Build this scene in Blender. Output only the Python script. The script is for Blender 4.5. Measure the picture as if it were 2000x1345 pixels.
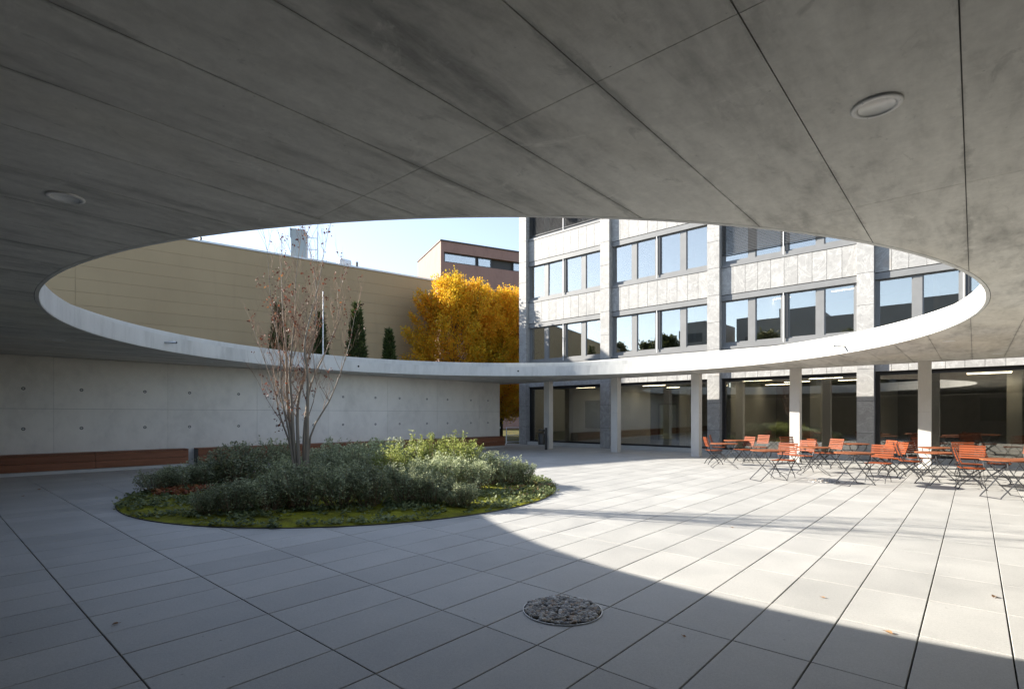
import bpy, bmesh, math, random
import numpy as np
from mathutils import Vector, Matrix, Quaternion

R = math.radians
sc = bpy.context.scene
col = sc.collection
for o in list(bpy.data.objects):
    bpy.data.objects.remove(o)

# ------------------------------------------------------------------ camera, sky, sun, exposure
YAW = R(41.29)
CY, SY = math.cos(YAW), math.sin(YAW)
CAM_H = 1.6
cam = bpy.data.cameras.new('camera')
cam.sensor_width = 36.0
cam.sensor_fit = 'HORIZONTAL'
cam.lens = 36.0 * 1028.0 / 2000.0
cam.shift_y = (810.5 - 672.5) / 2000.0
cam.clip_start = 0.05
cam.clip_end = 2000
camo = bpy.data.objects.new('camera', cam)
col.objects.link(camo)
camo.location = (0, 0, CAM_H)
camo.rotation_euler = (R(90), 0, YAW)
sc.camera = camo

SUN = Vector((2.05, 1.0, -1.0)).normalized()          # the way the light travels
SUN_EL = math.asin(-SUN.z)
SUN_ROT = math.atan2(-SUN.x, -SUN.y)
world = bpy.data.worlds.new('World')
sc.world = world
world.use_nodes = True
wn = world.node_tree
wn.nodes.clear()
sky = wn.nodes.new('ShaderNodeTexSky')
sky.sky_type = 'NISHITA'
sky.sun_disc = False
sky.sun_elevation = SUN_EL
sky.sun_rotation = SUN_ROT
sky.altitude = 400
sky.air_density = 1.0
sky.dust_density = 0.6
sky.ozone_density = 3.5
bg = wn.nodes.new('ShaderNodeBackground')
bg.inputs['Strength'].default_value = 0.102
wo = wn.nodes.new('ShaderNodeOutputWorld')
hs = wn.nodes.new('ShaderNodeHueSaturation')      # thin autumn haze: the same paler blue everywhere
hs.inputs['Saturation'].default_value = 0.66
hs.inputs['Hue'].default_value = 0.498
wn.links.new(sky.outputs[0], hs.inputs['Color'])
wn.links.new(hs.outputs[0], bg.inputs[0])
wn.links.new(bg.outputs[0], wo.inputs[0])

sl = bpy.data.lights.new('sun', 'SUN')
sl.energy = 5.0
sl.angle = R(0.53)
sl.color = (1.0, 0.93, 0.82)
slo = bpy.data.objects.new('sun', sl)
col.objects.link(slo)
slo.rotation_euler = SUN.to_track_quat('-Z', 'Y').to_euler()
slo.location = (-30, -15, 30)

sc.view_settings.view_transform = 'Standard'
sc.view_settings.look = 'None'
sc.view_settings.gamma = 1.0
sc.view_settings.use_curve_mapping = False
sc.view_settings.exposure = 1.72
sc.render.engine = 'CYCLES'
sc.cycles.use_denoising = True
sc.cycles.max_bounces = 10
sc.cycles.diffuse_bounces = 5
sc.cycles.glossy_bounces = 4
sc.cycles.transmission_bounces = 6
sc.cycles.transparent_max_bounces = 12
sc.cycles.caustics_reflective = False
sc.cycles.caustics_refractive = False
sc.cycles.sample_clamp_indirect = 6.0

# ------------------------------------------------------------------ small helpers
def ray(px, py):
    x = (px - 1000) / 1028.0
    z = -(py - 810.5) / 1028.0
    return Vector((CY * x - SY, SY * x + CY, z))

def on_z(px, py, Z=0.0):
    d = ray(px, py)
    t = (Z - CAM_H) / d.z
    return Vector((d.x * t, d.y * t, Z))

def at_depth(px, t, Z=0.0):
    d = ray(px, 800)
    return Vector((d.x * t, d.y * t, Z))

def project(p):
    x = CY * p[0] + SY * p[1]
    y = -SY * p[0] + CY * p[1]
    if y < 0.2:
        return None
    return 1000 + 1028 * x / y, 810.5 - 1028 * (p[2] - CAM_H) / y, y

class MB:
    """collects geometry for one mesh"""
    def __init__(s):
        s.v = []
        s.f = []
    def add(s, vs, fs):
        n = len(s.v)
        s.v.extend([tuple(p) for p in vs])
        s.f.extend([tuple(i + n for i in f) for f in fs])
        return s
    def box(s, x0, y0, z0, x1, y1, z1):
        return s.add([(x0, y0, z0), (x1, y0, z0), (x1, y1, z0), (x0, y1, z0), (x0, y0, z1), (x1, y0, z1), (x1, y1, z1), (x0, y1, z1)],
                     [(0, 3, 2, 1), (4, 5, 6, 7), (0, 1, 5, 4), (1, 2, 6, 5), (2, 3, 7, 6), (3, 0, 4, 7)])
    def cbox(s, x0, y0, z0, x1, y1, z1, c=0.004):
        """box with chamfered top edges"""
        return s.add([(x0, y0, z0), (x1, y0, z0), (x1, y1, z0), (x0, y1, z0),
                      (x0, y0, z1 - c), (x1, y0, z1 - c), (x1, y1, z1 - c), (x0, y1, z1 - c),
                      (x0 + c, y0 + c, z1), (x1 - c, y0 + c, z1), (x1 - c, y1 - c, z1), (x0 + c, y1 - c, z1)],
                     [(0, 3, 2, 1), (0, 1, 5, 4), (1, 2, 6, 5), (2, 3, 7, 6), (3, 0, 4, 7),
                      (4, 5, 9, 8), (5, 6, 10, 9), (6, 7, 11, 10), (7, 4, 8, 11), (8, 9, 10, 11)])
    def bbox(s, x0, y0, z0, x1, y1, z1, c=0.004):
        """box with the front (min y) edges chamfered"""
        return s.add([(x0, y1, z0), (x0, y1, z1), (x1, y1, z1), (x1, y1, z0),
                      (x0, y0 + c, z0), (x0, y0 + c, z1), (x1, y0 + c, z1), (x1, y0 + c, z0),
                      (x0 + c, y0, z0 + c), (x0 + c, y0, z1 - c), (x1 - c, y0, z1 - c), (x1 - c, y0, z0 + c)],
                     [(0, 1, 2, 3), (0, 4, 5, 1), (1, 5, 6, 2), (2, 6, 7, 3), (3, 7, 4, 0),
                      (4, 8, 9, 5), (5, 9, 10, 6), (6, 10, 11, 7), (7, 11, 8, 4), (8, 11, 10, 9)])
    def prism(s, poly, z0, z1):
        n = len(poly)
        vs = [(p[0], p[1], z0) for p in poly] + [(p[0], p[1], z1) for p in poly]
        fs = [tuple(reversed(range(n))), tuple(range(n, 2 * n))]
        fs += [(i, (i + 1) % n, n + (i + 1) % n, n + i) for i in range(n)]
        return s.add(vs, fs)
    def tube(s, path, rad, n=6, cap=True):
        pts = [Vector(p) for p in path]
        rads = rad if isinstance(rad, (list, tuple)) else [rad] * len(pts)
        base = len(s.v)
        up = Vector((0.13, 0.31, 0.94))
        for i, p in enumerate(pts):
            a = pts[max(0, i - 1)]
            b = pts[min(len(pts) - 1, i + 1)]
            t = (b - a)
            if t.length < 1e-9:
                t = Vector((0, 0, 1))
            t.normalize()
            u = t.cross(up)
            if u.length < 1e-3:
                u = t.cross(Vector((1, 0, 0)))
            u.normalize()
            w = t.cross(u)
            for k in range(n):
                an = 2 * math.pi * k / n
                q = p + (u * math.cos(an) + w * math.sin(an)) * rads[i]
                s.v.append((q.x, q.y, q.z))
        for i in range(len(pts) - 1):
            for k in range(n):
                a = base + i * n + k
                b = base + i * n + (k + 1) % n
                s.f.append((a, b, b + n, a + n))
        if cap:
            s.f.append(tuple(base + k for k in reversed(range(n))))
            e = base + (len(pts) - 1) * n
            s.f.append(tuple(e + k for k in range(n)))
        return s
    def bar(s, path, w, h, side):
        """flat bar along a path; side = width axis (unit vector)"""
        pts = [Vector(p) for p in path]
        sd = Vector(side)
        base = len(s.v)
        for i, p in enumerate(pts):
            t = pts[min(len(pts) - 1, i + 1)] - pts[max(0, i - 1)]
            t.normalize()
            nn = t.cross(sd)
            nn.normalize()
            for a, b in ((-1, -1), (1, -1), (1, 1), (-1, 1)):
                q = p + sd * (a * w / 2) + nn * (b * h / 2)
                s.v.append((q.x, q.y, q.z))
        for i in range(len(pts) - 1):
            for k in range(4):
                a = base + i * 4 + k
                b = base + i * 4 + (k + 1) % 4
                s.f.append((a, b, b + 4, a + 4))
        s.f.append((base + 3, base + 2, base + 1, base))
        e = base + 4 * (len(pts) - 1)
        s.f.append((e, e + 1, e + 2, e + 3))
        return s
    def lathe(s, prof, n=24, c=(0, 0, 0)):
        base = len(s.v)
        for r_, z in prof:
            for k in range(n):
                a = 2 * math.pi * k / n
                s.v.append((c[0] + r_ * math.cos(a), c[1] + r_ * math.sin(a), c[2] + z))
        for i in range(len(prof) - 1):
            for k in range(n):
                a = base + i * n + k
                b = base + i * n + (k + 1) % n
                s.f.append((a, b, b + n, a + n))
        return s
    def mesh(s, name, mat=None, smooth=False):
        me = bpy.data.meshes.new(name)
        me.from_pydata(s.v, [], s.f)
        if mat:
            me.materials.append(mat)
        if smooth:
            me.polygons.foreach_set('use_smooth', [True] * len(me.polygons))
        me.update()
        return me
    def build(s, name, mat, parent=None, smooth=False, fix=False):
        me = s.mesh(name, mat, smooth)
        if fix:
            bm = bmesh.new()
            bm.from_mesh(me)
            bmesh.ops.recalc_face_normals(bm, faces=bm.faces)
            bm.to_mesh(me)
            bm.free()
        return link(name, me, parent)

def link(name, data, parent=None):
    o = bpy.data.objects.new(name, data)
    col.objects.link(o)
    if parent is not None:
        o.parent = parent
    return o

def tag(o, label=None, cat=None, group=None, kind=None):
    if label:
        o['label'] = label
    if cat:
        o['category'] = cat
    if group:
        o['group'] = group
    if kind:
        o['kind'] = kind
    return o

def thing(name, label, cat, loc=(0, 0, 0), rz=0.0, group=None):
    o = bpy.data.objects.new(name, None)
    o.empty_display_size = 0.2
    col.objects.link(o)
    o.location = loc
    o.rotation_euler = (0, 0, rz)
    return tag(o, label, cat, group)

def copy_tree(o, parent=None):
    c = o.copy()
    col.objects.link(c)
    c.parent = parent
    for ch in list(o.children):
        copy_tree(ch, c)
    return c

def leaf_mesh(name, P, D, N, L, W, mat, fold=0.25):
    """many leaves: P base, D direction, N side axis (arrays n x 3), L length, W width"""
    n = len(P)
    up = np.cross(D, N)
    V = np.empty((n, 4, 3))
    V[:, 0] = P
    V[:, 1] = P + D * (L * 0.45)[:, None] + N * (W * 0.5)[:, None] + up * (W * fold)[:, None]
    V[:, 2] = P + D * L[:, None]
    V[:, 3] = P + D * (L * 0.45)[:, None] - N * (W * 0.5)[:, None] + up * (W * fold)[:, None]
    me = bpy.data.meshes.new(name)
    me.vertices.add(n * 4)
    me.vertices.foreach_set('co', V.reshape(-1))
    me.loops.add(n * 6)
    idx = np.arange(n)[:, None] * 4
    tri = np.concatenate([idx + 0, idx + 1, idx + 2, idx + 0, idx + 2, idx + 3], axis=1).reshape(-1)
    me.loops.foreach_set('vertex_index', tri.astype(np.int32))
    me.polygons.add(n * 2)
    me.polygons.foreach_set('loop_start', np.arange(n * 2, dtype=np.int32) * 3)
    try:
        me.polygons.foreach_set('loop_total', np.full(n * 2, 3, dtype=np.int32))
    except Exception:
        pass
    me.materials.append(mat)
    me.update(calc_edges=True)
    me.validate()
    return me

def unit(a):
    return a / np.maximum(np.linalg.norm(a, axis=1), 1e-9)[:, None]

# ------------------------------------------------------------------ materials
def new_mat(name):
    m = bpy.data.materials.new(name)
    m.use_nodes = True
    nt = m.node_tree
    nt.nodes.clear()
    out = nt.nodes.new('ShaderNodeOutputMaterial')
    return m, nt, out

def nd(nt, typ, **kw):
    n = nt.nodes.new(typ)
    for k, v in kw.items():
        setattr(n, k, v)
    return n

def math_n(nt, op, a, b=None, clamp=False):
    n = nt.nodes.new('ShaderNodeMath')
    n.operation = op
    n.use_clamp = clamp
    for i, q in enumerate((a, b)):
        if q is None:
            continue
        if isinstance(q, (int, float)):
            n.inputs[i].default_value = q
        else:
            nt.links.new(q, n.inputs[i])
    return n.outputs[0]

def noise(nt, vec, scale, detail=4, rough=0.55, dist=0.0):
    n = nt.nodes.new('ShaderNodeTexNoise')
    n.inputs['Scale'].default_value = scale
    n.inputs['Detail'].default_value = detail
    n.inputs['Roughness'].default_value = rough
    n.inputs['Distortion'].default_value = dist
    nt.links.new(vec, n.inputs['Vector'])
    return n.outputs[0]

def ramp(nt, fac, stops):
    n = nt.nodes.new('ShaderNodeValToRGB')
    e = n.color_ramp.elements
    while len(e) < len(stops):
        e.new(0.5)
    for i, (p, c) in enumerate(stops):
        e[i].position = p
        e[i].color = (*c, 1) if len(c) == 3 else c
    nt.links.new(fac, n.inputs[0])
    return n.outputs[0]

def mapping(nt, scale=(1, 1, 1), rot=(0, 0, 0), src='pos'):
    if src == 'pos':
        g = nt.nodes.new('ShaderNodeNewGeometry').outputs['Position']
    else:
        g = nt.nodes.new('ShaderNodeTexCoord').outputs['Object']
    m = nt.nodes.new('ShaderNodeMapping')
    m.inputs['Scale'].default_value = scale
    m.inputs['Rotation'].default_value = rot
    nt.links.new(g, m.inputs[0])
    return m.outputs[0]

def mixc(nt, fac, a, b, typ='MIX'):
    n = nt.nodes.new('ShaderNodeMix')
    n.data_type = 'RGBA'
    n.blend_type = typ
    for i, q in ((0, fac), (6, a), (7, b)):
        if isinstance(q, (int, float)):
            n.inputs[i].default_value = q
        elif isinstance(q, tuple):
            n.inputs[i].default_value = (*q, 1) if len(q) == 3 else q
        else:
            nt.links.new(q, n.inputs[i])
    return n.outputs[2]

def principled(nt, out, base, rough=0.7, spec=0.4, metal=0.0, bump=None, bump_d=0.01, bump_s=0.3):
    p = nt.nodes.new('ShaderNodeBsdfPrincipled')
    if isinstance(base, tuple):
        p.inputs['Base Color'].default_value = (*base, 1)
    else:
        nt.links.new(base, p.inputs['Base Color'])
    if isinstance(rough, (int, float)):
        p.inputs['Roughness'].default_value = rough
    else:
        nt.links.new(rough, p.inputs['Roughness'])
    p.inputs['Specular IOR Level'].default_value = spec
    p.inputs['Metallic'].default_value = metal
    if bump is not None:
        b = nt.nodes.new('ShaderNodeBump')
        b.inputs['Strength'].default_value = bump_s
        b.inputs['Distance'].default_value = bump_d
        nt.links.new(bump, b.inputs['Height'])
        nt.links.new(b.outputs[0], p.inputs['Normal'])
    nt.links.new(p.outputs[0], out.inputs[0])
    return p

def rnd_tone(nt, amount):
    """a tone factor around 1 that differs from piece to piece"""
    a = nt.nodes.new('ShaderNodeObjectInfo').outputs['Random']
    b = nt.nodes.new('ShaderNodeNewGeometry').outputs['Random Per Island']
    s = math_n(nt, 'FRACT', math_n(nt, 'ADD', a, b))
    return math_n(nt, 'ADD', math_n(nt, 'MULTIPLY', s, amount), 1 - amount / 2)

def simple(name, base, rough=0.5, spec=0.4, metal=0.0, var=0.0, scale=20):
    m, nt, out = new_mat(name)
    if var > 0:
        v = mapping(nt)
        f = noise(nt, v, scale, 3)
        lo = tuple(c * (1 - var) for c in base)
        hi = tuple(min(1, c * (1 + var)) for c in base)
        c = ramp(nt, f, [(0.3, lo), (0.7, hi)])
    else:
        c = base
    principled(nt, out, c, rough, spec, metal)
    return m

def concrete(name, base, stain=0.25, streak=(1, 1, 1), joint=None, rough=0.75, seed=0.0, warm=0.0, vert=False):
    m, nt, out = new_mat(name)
    v = mapping(nt)
    vs = mapping(nt, streak)
    big = noise(nt, vs, 0.9, 6, 0.62, 0.5)
    mid = noise(nt, vs, 5.0, 6, 0.65, 0.3)
    fine = noise(nt, v, 90, 3, 0.6)
    tone = math_n(nt, 'ADD', math_n(nt, 'MULTIPLY', big, 0.6), math_n(nt, 'MULTIPLY', mid, 0.4))
    lo = tuple(c * (1 - stain) for c in base)
    hi = tuple(min(1, c * (1 + stain * 0.55)) for c in base)
    c = ramp(nt, tone, [(0.33, lo), (0.5, base), (0.68, hi)])
    if warm > 0:
        w = noise(nt, mapping(nt, (0.6, 0.25, 0.6)), 0.8, 3)
        c = mixc(nt, math_n(nt, 'MULTIPLY', ramp_f(nt, w, 0.5, 0.72), warm), c, (base[0] * 0.95, base[1] * 0.84, base[2] * 0.6))
    if joint:
        # cement staining that follows the shuttering joints
        sx = nt.nodes.new('ShaderNodeSeparateXYZ')
        g = nt.nodes.new('ShaderNodeNewGeometry')
        nt.links.new(g.outputs['Position'], sx.inputs[0])
        off, step, width, amt = joint
        q = math_n(nt, 'FRACT', math_n(nt, 'ADD', math_n(nt, 'DIVIDE', math_n(nt, 'SUBTRACT', sx.outputs[0], off), step), 100.0))
        d = math_n(nt, 'ABSOLUTE', math_n(nt, 'SUBTRACT', q, 0.5))          # 0.5 at the joint
        d = math_n(nt, 'MULTIPLY', math_n(nt, 'SUBTRACT', 0.5, d), step)     # metres from the joint
        nz = noise(nt, mapping(nt, (2.2, 0.7, 1)), 1.0, 7, 0.75, 0.4)
        wv = math_n(nt, 'MULTIPLY', math_n(nt, 'SUBTRACT', nz, 0.42), width * 5)
        msk = math_n(nt, 'DIVIDE', math_n(nt, 'SUBTRACT', wv, d), width * 0.6, True)
        c = mixc(nt, math_n(nt, 'MULTIPLY', msk, amt), c, tuple(q2 * 0.42 for q2 in base))
    if joint:
        # darker smears and pale lime marks left by the shuttering
        sm = noise(nt, mapping(nt, (2.2, 0.9, 1), (0, 0, 0.35)), 3.2, 8, 0.72, 0.8)
        c = mixc(nt, math_n(nt, 'MULTIPLY', ramp_f(nt, sm, 0.60, 0.68), 0.42), c, tuple(q2 * 0.5 for q2 in base))
        lm = noise(nt, mapping(nt, (1.0, 1.4, 1), (0, 0, -0.5)), 2.1, 8, 0.75, 1.2)
        c = mixc(nt, math_n(nt, 'MULTIPLY', ramp_f(nt, lm, 0.58, 0.70), 0.5), c, tuple(min(1, q2 * 1.4) for q2 in base))
    sp = nt.nodes.new('ShaderNodeTexVoronoi')
    sp.inputs['Scale'].default_value = 7.0
    nt.links.new(v, sp.inputs['Vector'])
    pit = ramp_f(nt, sp.outputs['Distance'], 0.05, 0.02)
    c = mixc(nt, math_n(nt, 'MULTIPLY', pit, 0.5), c, tuple(q2 * 0.3 for q2 in base))
    if joint:
        mo = noise(nt, v, 16, 5, 0.7, 0.3)
        c = mixc(nt, 1.0, c, ramp(nt, mo, [(0.3, (0.92, 0.92, 0.92)), (0.5, (1.0, 1.0, 1.0)), (0.7, (1.07, 1.07, 1.065))]), 'MULTIPLY')
    t = rnd_tone(nt, 0.07)
    c = mixc(nt, 1.0, c, comb(nt, t), 'MULTIPLY')
    h = math_n(nt, 'ADD', math_n(nt, 'MULTIPLY', fine, 0.5), mid)
    principled(nt, out, c, rough, 0.35, 0, h, 0.006, 0.25)
    return m

def ramp_f(nt, f, a, b):
    n = nt.nodes.new('ShaderNodeMapRange')
    n.inputs[1].default_value = a
    n.inputs[2].default_value = b
    n.inputs[3].default_value = 0
    n.inputs[4].default_value = 1
    n.clamp = True
    nt.links.new(f, n.inputs[0])
    return n.outputs[0]

def comb(nt, f):
    n = nt.nodes.new('ShaderNodeCombineColor')
    for i in range(3):
        nt.links.new(f, n.inputs[i])
    return n.outputs[0]

M = {}
M['soffit'] = concrete('soffit_concrete', (0.55, 0.54, 0.50), 0.50, (1.6, 0.45, 1), joint=(-0.045, 0.67, 0.06, 0.65), rough=0.6, warm=0.3)
M['soffit_core'] = concrete('groove_concrete', (0.10, 0.10, 0.095), 0.2)
M['fascia'] = concrete('fascia_concrete', (0.56, 0.56, 0.54), 0.22, (1.5, 1.5, 0.35), rough=0.75)
M['wall'] = concrete('wall_concrete', (0.69, 0.665, 0.61), 0.16, (0.8, 0.8, 0.6), rough=0.75)
M['wall_core'] = concrete('wall_core_concrete', (0.26, 0.26, 0.25), 0.2)
M['kerb'] = concrete('kerb_concrete', (0.48, 0.48, 0.46), 0.15)
M['column'] = concrete('column_concrete', (0.58, 0.565, 0.53), 0.10, (1, 1, 0.4))
M['roof_gravel'] = concrete('roof_gravel', (0.33, 0.32, 0.29), 0.3)

def paving_mat():
    m, nt, out = new_mat('paving_stone')
    v = mapping(nt)
    fine = noise(nt, v, 130, 2, 0.7)
    grit = noise(nt, v, 45, 3, 0.7)
    mid = noise(nt, v, 1.3, 5, 0.6, 0.4)
    base = (0.40, 0.396, 0.378)
    c = ramp(nt, fine, [(0.28, (0.26, 0.257, 0.246)), (0.5, base), (0.72, (0.49, 0.485, 0.465))])
    c = mixc(nt, 0.5, c, ramp(nt, grit, [(0.3, (0.33, 0.326, 0.312)), (0.7, (0.45, 0.445, 0.426))]))
    c = mixc(nt, 1.0, c, ramp(nt, mid, [(0.3, (0.86, 0.865, 0.87)), (0.7, (1.06, 1.06, 1.055))]), 'MULTIPLY')
    c = mixc(nt, 1.0, c, comb(nt, rnd_tone(nt, 0.14)), 'MULTIPLY')
    # drips and dark spots left by water
    vo = nt.nodes.new('ShaderNodeTexVoronoi')
    vo.inputs['Scale'].default_value = 5.0
    nt.links.new(v, vo.inputs['Vector'])
    c = mixc(nt, math_n(nt, 'MULTIPLY', ramp_f(nt, vo.outputs['Distance'], 0.06, 0.03), 0.55), c, (0.14, 0.135, 0.13))
    rg = math_n(nt, 'ADD', math_n(nt, 'MULTIPLY', mid, 0.3), 0.42)
    principled(nt, out, c, rg, 0.4, 0, math_n(nt, 'ADD', fine, grit), 0.002, 0.25)
    return m
M['paving'] = paving_mat()
M['joint'] = simple('joint_sand', (0.035, 0.033, 0.03), 0.95, 0.1)

def stone_mat():
    m, nt, out = new_mat('cladding_stone')
    v = mapping(nt)
    r = nt.nodes.new('ShaderNodeObjectInfo').outputs['Random']
    off = nt.nodes.new('ShaderNodeVectorMath')
    off.operation = 'ADD'
    cm = nt.nodes.new('ShaderNodeCombineXYZ')
    for i in range(3):
        nt.links.new(math_n(nt, 'MULTIPLY', r, 37.0 + 11 * i), cm.inputs[i])
    nt.links.new(v, off.inputs[0])
    nt.links.new(cm.outputs[0], off.inputs[1])
    vein = noise(nt, off.outputs[0], 1.1, 7, 0.62, 2.2)
    vein = math_n(nt, 'ABSOLUTE', math_n(nt, 'SUBTRACT', vein, 0.5))
    vein = ramp_f(nt, vein, 0.035, 0.0)
    mott = noise(nt, off.outputs[0], 6, 6, 0.7)
    speck = noise(nt, v, 60, 3, 0.75)
    c = ramp(nt, mott, [(0.25, (0.22, 0.22, 0.217)), (0.5, (0.315, 0.313, 0.306)), (0.78, (0.39, 0.386, 0.376))])
    c = mixc(nt, 0.35, c, ramp(nt, speck, [(0.3, (0.16, 0.16, 0.16)), (0.7, (0.44, 0.435, 0.425))]))
    c = mixc(nt, math_n(nt, 'MULTIPLY', vein, 0.45), c, (0.52, 0.52, 0.51))
    rust = noise(nt, off.outputs[0], 0.7, 3)
    c = mixc(nt, math_n(nt, 'MULTIPLY', ramp_f(nt, rust, 0.66, 0.8), 0.5), c, (0.42, 0.34, 0.25))
    c = mixc(nt, 1.0, c, comb(nt, rnd_tone(nt, 0.14)), 'MULTIPLY')
    principled(nt, out, c, 0.6, 0.35, 0, speck, 0.002, 0.2)
    return m
M['stone'] = stone_mat()
M['stone_core'] = simple('cladding_backing', (0.06, 0.06, 0.06), 0.9)
M['alu'] = simple('grey_window_metal', (0.185, 0.188, 0.19), 0.42, 0.5, 0.0, 0.06, 3)
M['alu_dark'] = simple('dark_window_metal', (0.045, 0.047, 0.05), 0.4, 0.5)
M['black_frame'] = simple('black_glazing_frame', (0.018, 0.018, 0.019), 0.35, 0.5)
M['blind'] = simple('blind_slat_metal', (0.20, 0.205, 0.215), 0.4, 0.5)
M['steel'] = simple('galvanised_steel', (0.45, 0.46, 0.47), 0.35, 0.5, 0.8, 0.1, 15)
M['white_metal'] = simple('white_painted_metal', (0.72, 0.73, 0.74), 0.4, 0.5)
M['iron'] = simple('black_iron', (0.045, 0.046, 0.05), 0.45, 0.5, 0.3, 0.25, 30)
M['bin'] = simple('dark_bin_metal', (0.055, 0.053, 0.049), 0.5, 0.4, 0.2, 0.15, 10)
M['hole'] = simple('black_opening', (0.01, 0.01, 0.01), 0.9, 0.0)
M['plug'] = simple('tie_plug', (0.085, 0.085, 0.082), 0.8)
M['lens'] = simple('frosted_lamp_glass', (0.75, 0.75, 0.72), 0.25, 0.5)
M['trim'] = simple('lamp_trim_metal', (0.66, 0.66, 0.64), 0.4, 0.5)
M['cone'] = simple('lamp_reflector', (0.55, 0.55, 0.54), 0.25, 0.5, 0.6)

def wood(name, a, b, rough, scale, axis):
    m, nt, out = new_mat(name)
    sc_ = [14, 14, 14]
    sc_[axis] = 0.9
    v = mapping(nt, tuple(sc_), src='obj')
    g = noise(nt, v, scale, 5, 0.65, 0.6)
    c = ramp(nt, g, [(0.3, a), (0.7, b)])
    c = mixc(nt, 1.0, c, comb(nt, rnd_tone(nt, 0.35)), 'MULTIPLY')
    principled(nt, out, c, rough, 0.12, 0, g, 0.002, 0.2)
    return m
M['chair_wood'] = wood('varnished_chair_wood', (0.135, 0.032, 0.011), (0.25, 0.062, 0.021), 0.55, 1.2, 0)
M['table_wood'] = wood('varnished_table_wood', (0.17, 0.055, 0.024), (0.28, 0.10, 0.045), 0.55, 1.2, 0)
M['bench_wood'] = wood('oiled_bench_wood', (0.165, 0.072, 0.040), (0.255, 0.112, 0.064), 0.5, 1.0, 0)

def glass(name, refl, tint):
    m, nt, out = new_mat(name)
    t = nt.nodes.new('ShaderNodeBsdfTransparent')
    t.inputs[0].default_value = (*tint, 1)
    g = nt.nodes.new('ShaderNodeBsdfGlossy')
    g.inputs['Roughness'].default_value = 0.0
    g.inputs['Color'].default_value = (1.0, 0.965, 0.90, 1)
    fr = nt.nodes.new('ShaderNodeFresnel')
    fr.inputs['IOR'].default_value = 1.52
    fac = math_n(nt, 'ADD', math_n(nt, 'MULTIPLY', fr.outputs[0], 1 - refl), refl, True)
    # panes are never quite flat
    v = mapping(nt)
    b = nt.nodes.new('ShaderNodeBump')
    b.inputs['Strength'].default_value = 0.02
    b.inputs['Distance'].default_value = 0.02
    nt.links.new(noise(nt, v, 0.8, 1), b.inputs['Height'])
    nt.links.new(b.outputs[0], g.inputs['Normal'])
    mx = nt.nodes.new('ShaderNodeMixShader')
    nt.links.new(fac, mx.inputs[0])
    nt.links.new(t.outputs[0], mx.inputs[1])
    nt.links.new(g.outputs[0], mx.inputs[2])
    nt.links.new(mx.outputs[0], out.inputs[0])
    return m
M['glass_up'] = glass('coated_window_glass', 0.36, (0.66, 0.69, 0.68))
M['glass_ground'] = glass('shopfront_glass', 0.18, (0.74, 0.76, 0.75))

def foliage(name, stops, noise_scale=1.2, trans=0.35, rough=0.6, island=0.5, tone=0.0):
    m, nt, out = new_mat(name)
    v = mapping(nt)
    n1 = noise(nt, v, noise_scale, 3)
    isl = nt.nodes.new('ShaderNodeNewGeometry').outputs['Random Per Island']
    f = math_n(nt, 'ADD', math_n(nt, 'MULTIPLY', n1, 1 - island), math_n(nt, 'MULTIPLY', isl, island))
    c = ramp(nt, f, stops)
    if tone > 0:
        oi = nt.nodes.new('ShaderNodeObjectInfo').outputs['Random']
        c = mixc(nt, 1.0, c, comb(nt, math_n(nt, 'ADD', math_n(nt, 'MULTIPLY', oi, tone), 1.12 - tone / 2)), 'MULTIPLY')
    p = nt.nodes.new('ShaderNodeBsdfPrincipled')
    p.inputs['Roughness'].default_value = rough
    p.inputs['Specular IOR Level'].default_value = 0.3
    nt.links.new(c, p.inputs['Base Color'])
    t = nt.nodes.new('ShaderNodeBsdfTranslucent')
    nt.links.new(c, t.inputs[0])
    mx = nt.nodes.new('ShaderNodeMixShader')
    mx.inputs[0].default_value = trans
    nt.links.new(p.outputs[0], mx.inputs[1])
    nt.links.new(t.outputs[0], mx.inputs[2])
    nt.links.new(mx.outputs[0], out.inputs[0])
    return m
M['shrub'] = foliage('shrub_leaf', [(0.2, (0.14, 0.162, 0.095)), (0.5, (0.29, 0.325, 0.19)), (0.85, (0.46, 0.49, 0.30))], 2.0, 0.3, 0.55, 0.55, 0.6)
M['shrub_lit'] = foliage('sunlit_tint_shrub_leaf', [(0.2, (0.14, 0.17, 0.05)), (0.5, (0.27, 0.31, 0.085)), (0.85, (0.42, 0.45, 0.13))], 2.0)  # sunlight on these shrubs is put into the leaf colour
M['ground_cover'] = foliage('ground_cover_leaf', [(0.2, (0.08, 0.11, 0.05)), (0.55, (0.17, 0.21, 0.09)), (0.9, (0.36, 0.38, 0.16))], 2.5)
M['red_cover'] = foliage('red_cover_leaf', [(0.2, (0.16, 0.05, 0.02)), (0.5, (0.33, 0.11, 0.05)), (0.9, (0.36, 0.20, 0.08))], 4.0)
M['red_leaf'] = foliage('red_autumn_leaf', [(0.15, (0.045, 0.012, 0.010)), (0.5, (0.12, 0.028, 0.016)), (0.82, (0.24, 0.065, 0.025)), (0.97, (0.40, 0.20, 0.05))], 1.0, 0.3, 0.6, 0.75)
M['hornbeam'] = foliage('autumn_hornbeam_leaf', [(0.24, (0.26, 0.27, 0.03)), (0.36, (0.58, 0.43, 0.035)), (0.52, (0.74, 0.45, 0.03)), (0.68, (0.74, 0.34, 0.025)), (0.85, (0.60, 0.22, 0.02))], 0.42, 0.5, 0.6, 0.30)
M['conifer'] = foliage('conifer_needle', [(0.2, (0.028, 0.045, 0.015)), (0.55, (0.06, 0.085, 0.025)), (0.9, (0.12, 0.14, 0.04))], 2.0, 0.2)
M['tree_green'] = foliage('dull_green_leaf', [(0.2, (0.03, 0.045, 0.02)), (0.55, (0.07, 0.085, 0.03)), (0.9, (0.14, 0.13, 0.05))], 0.8, 0.3)
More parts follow.
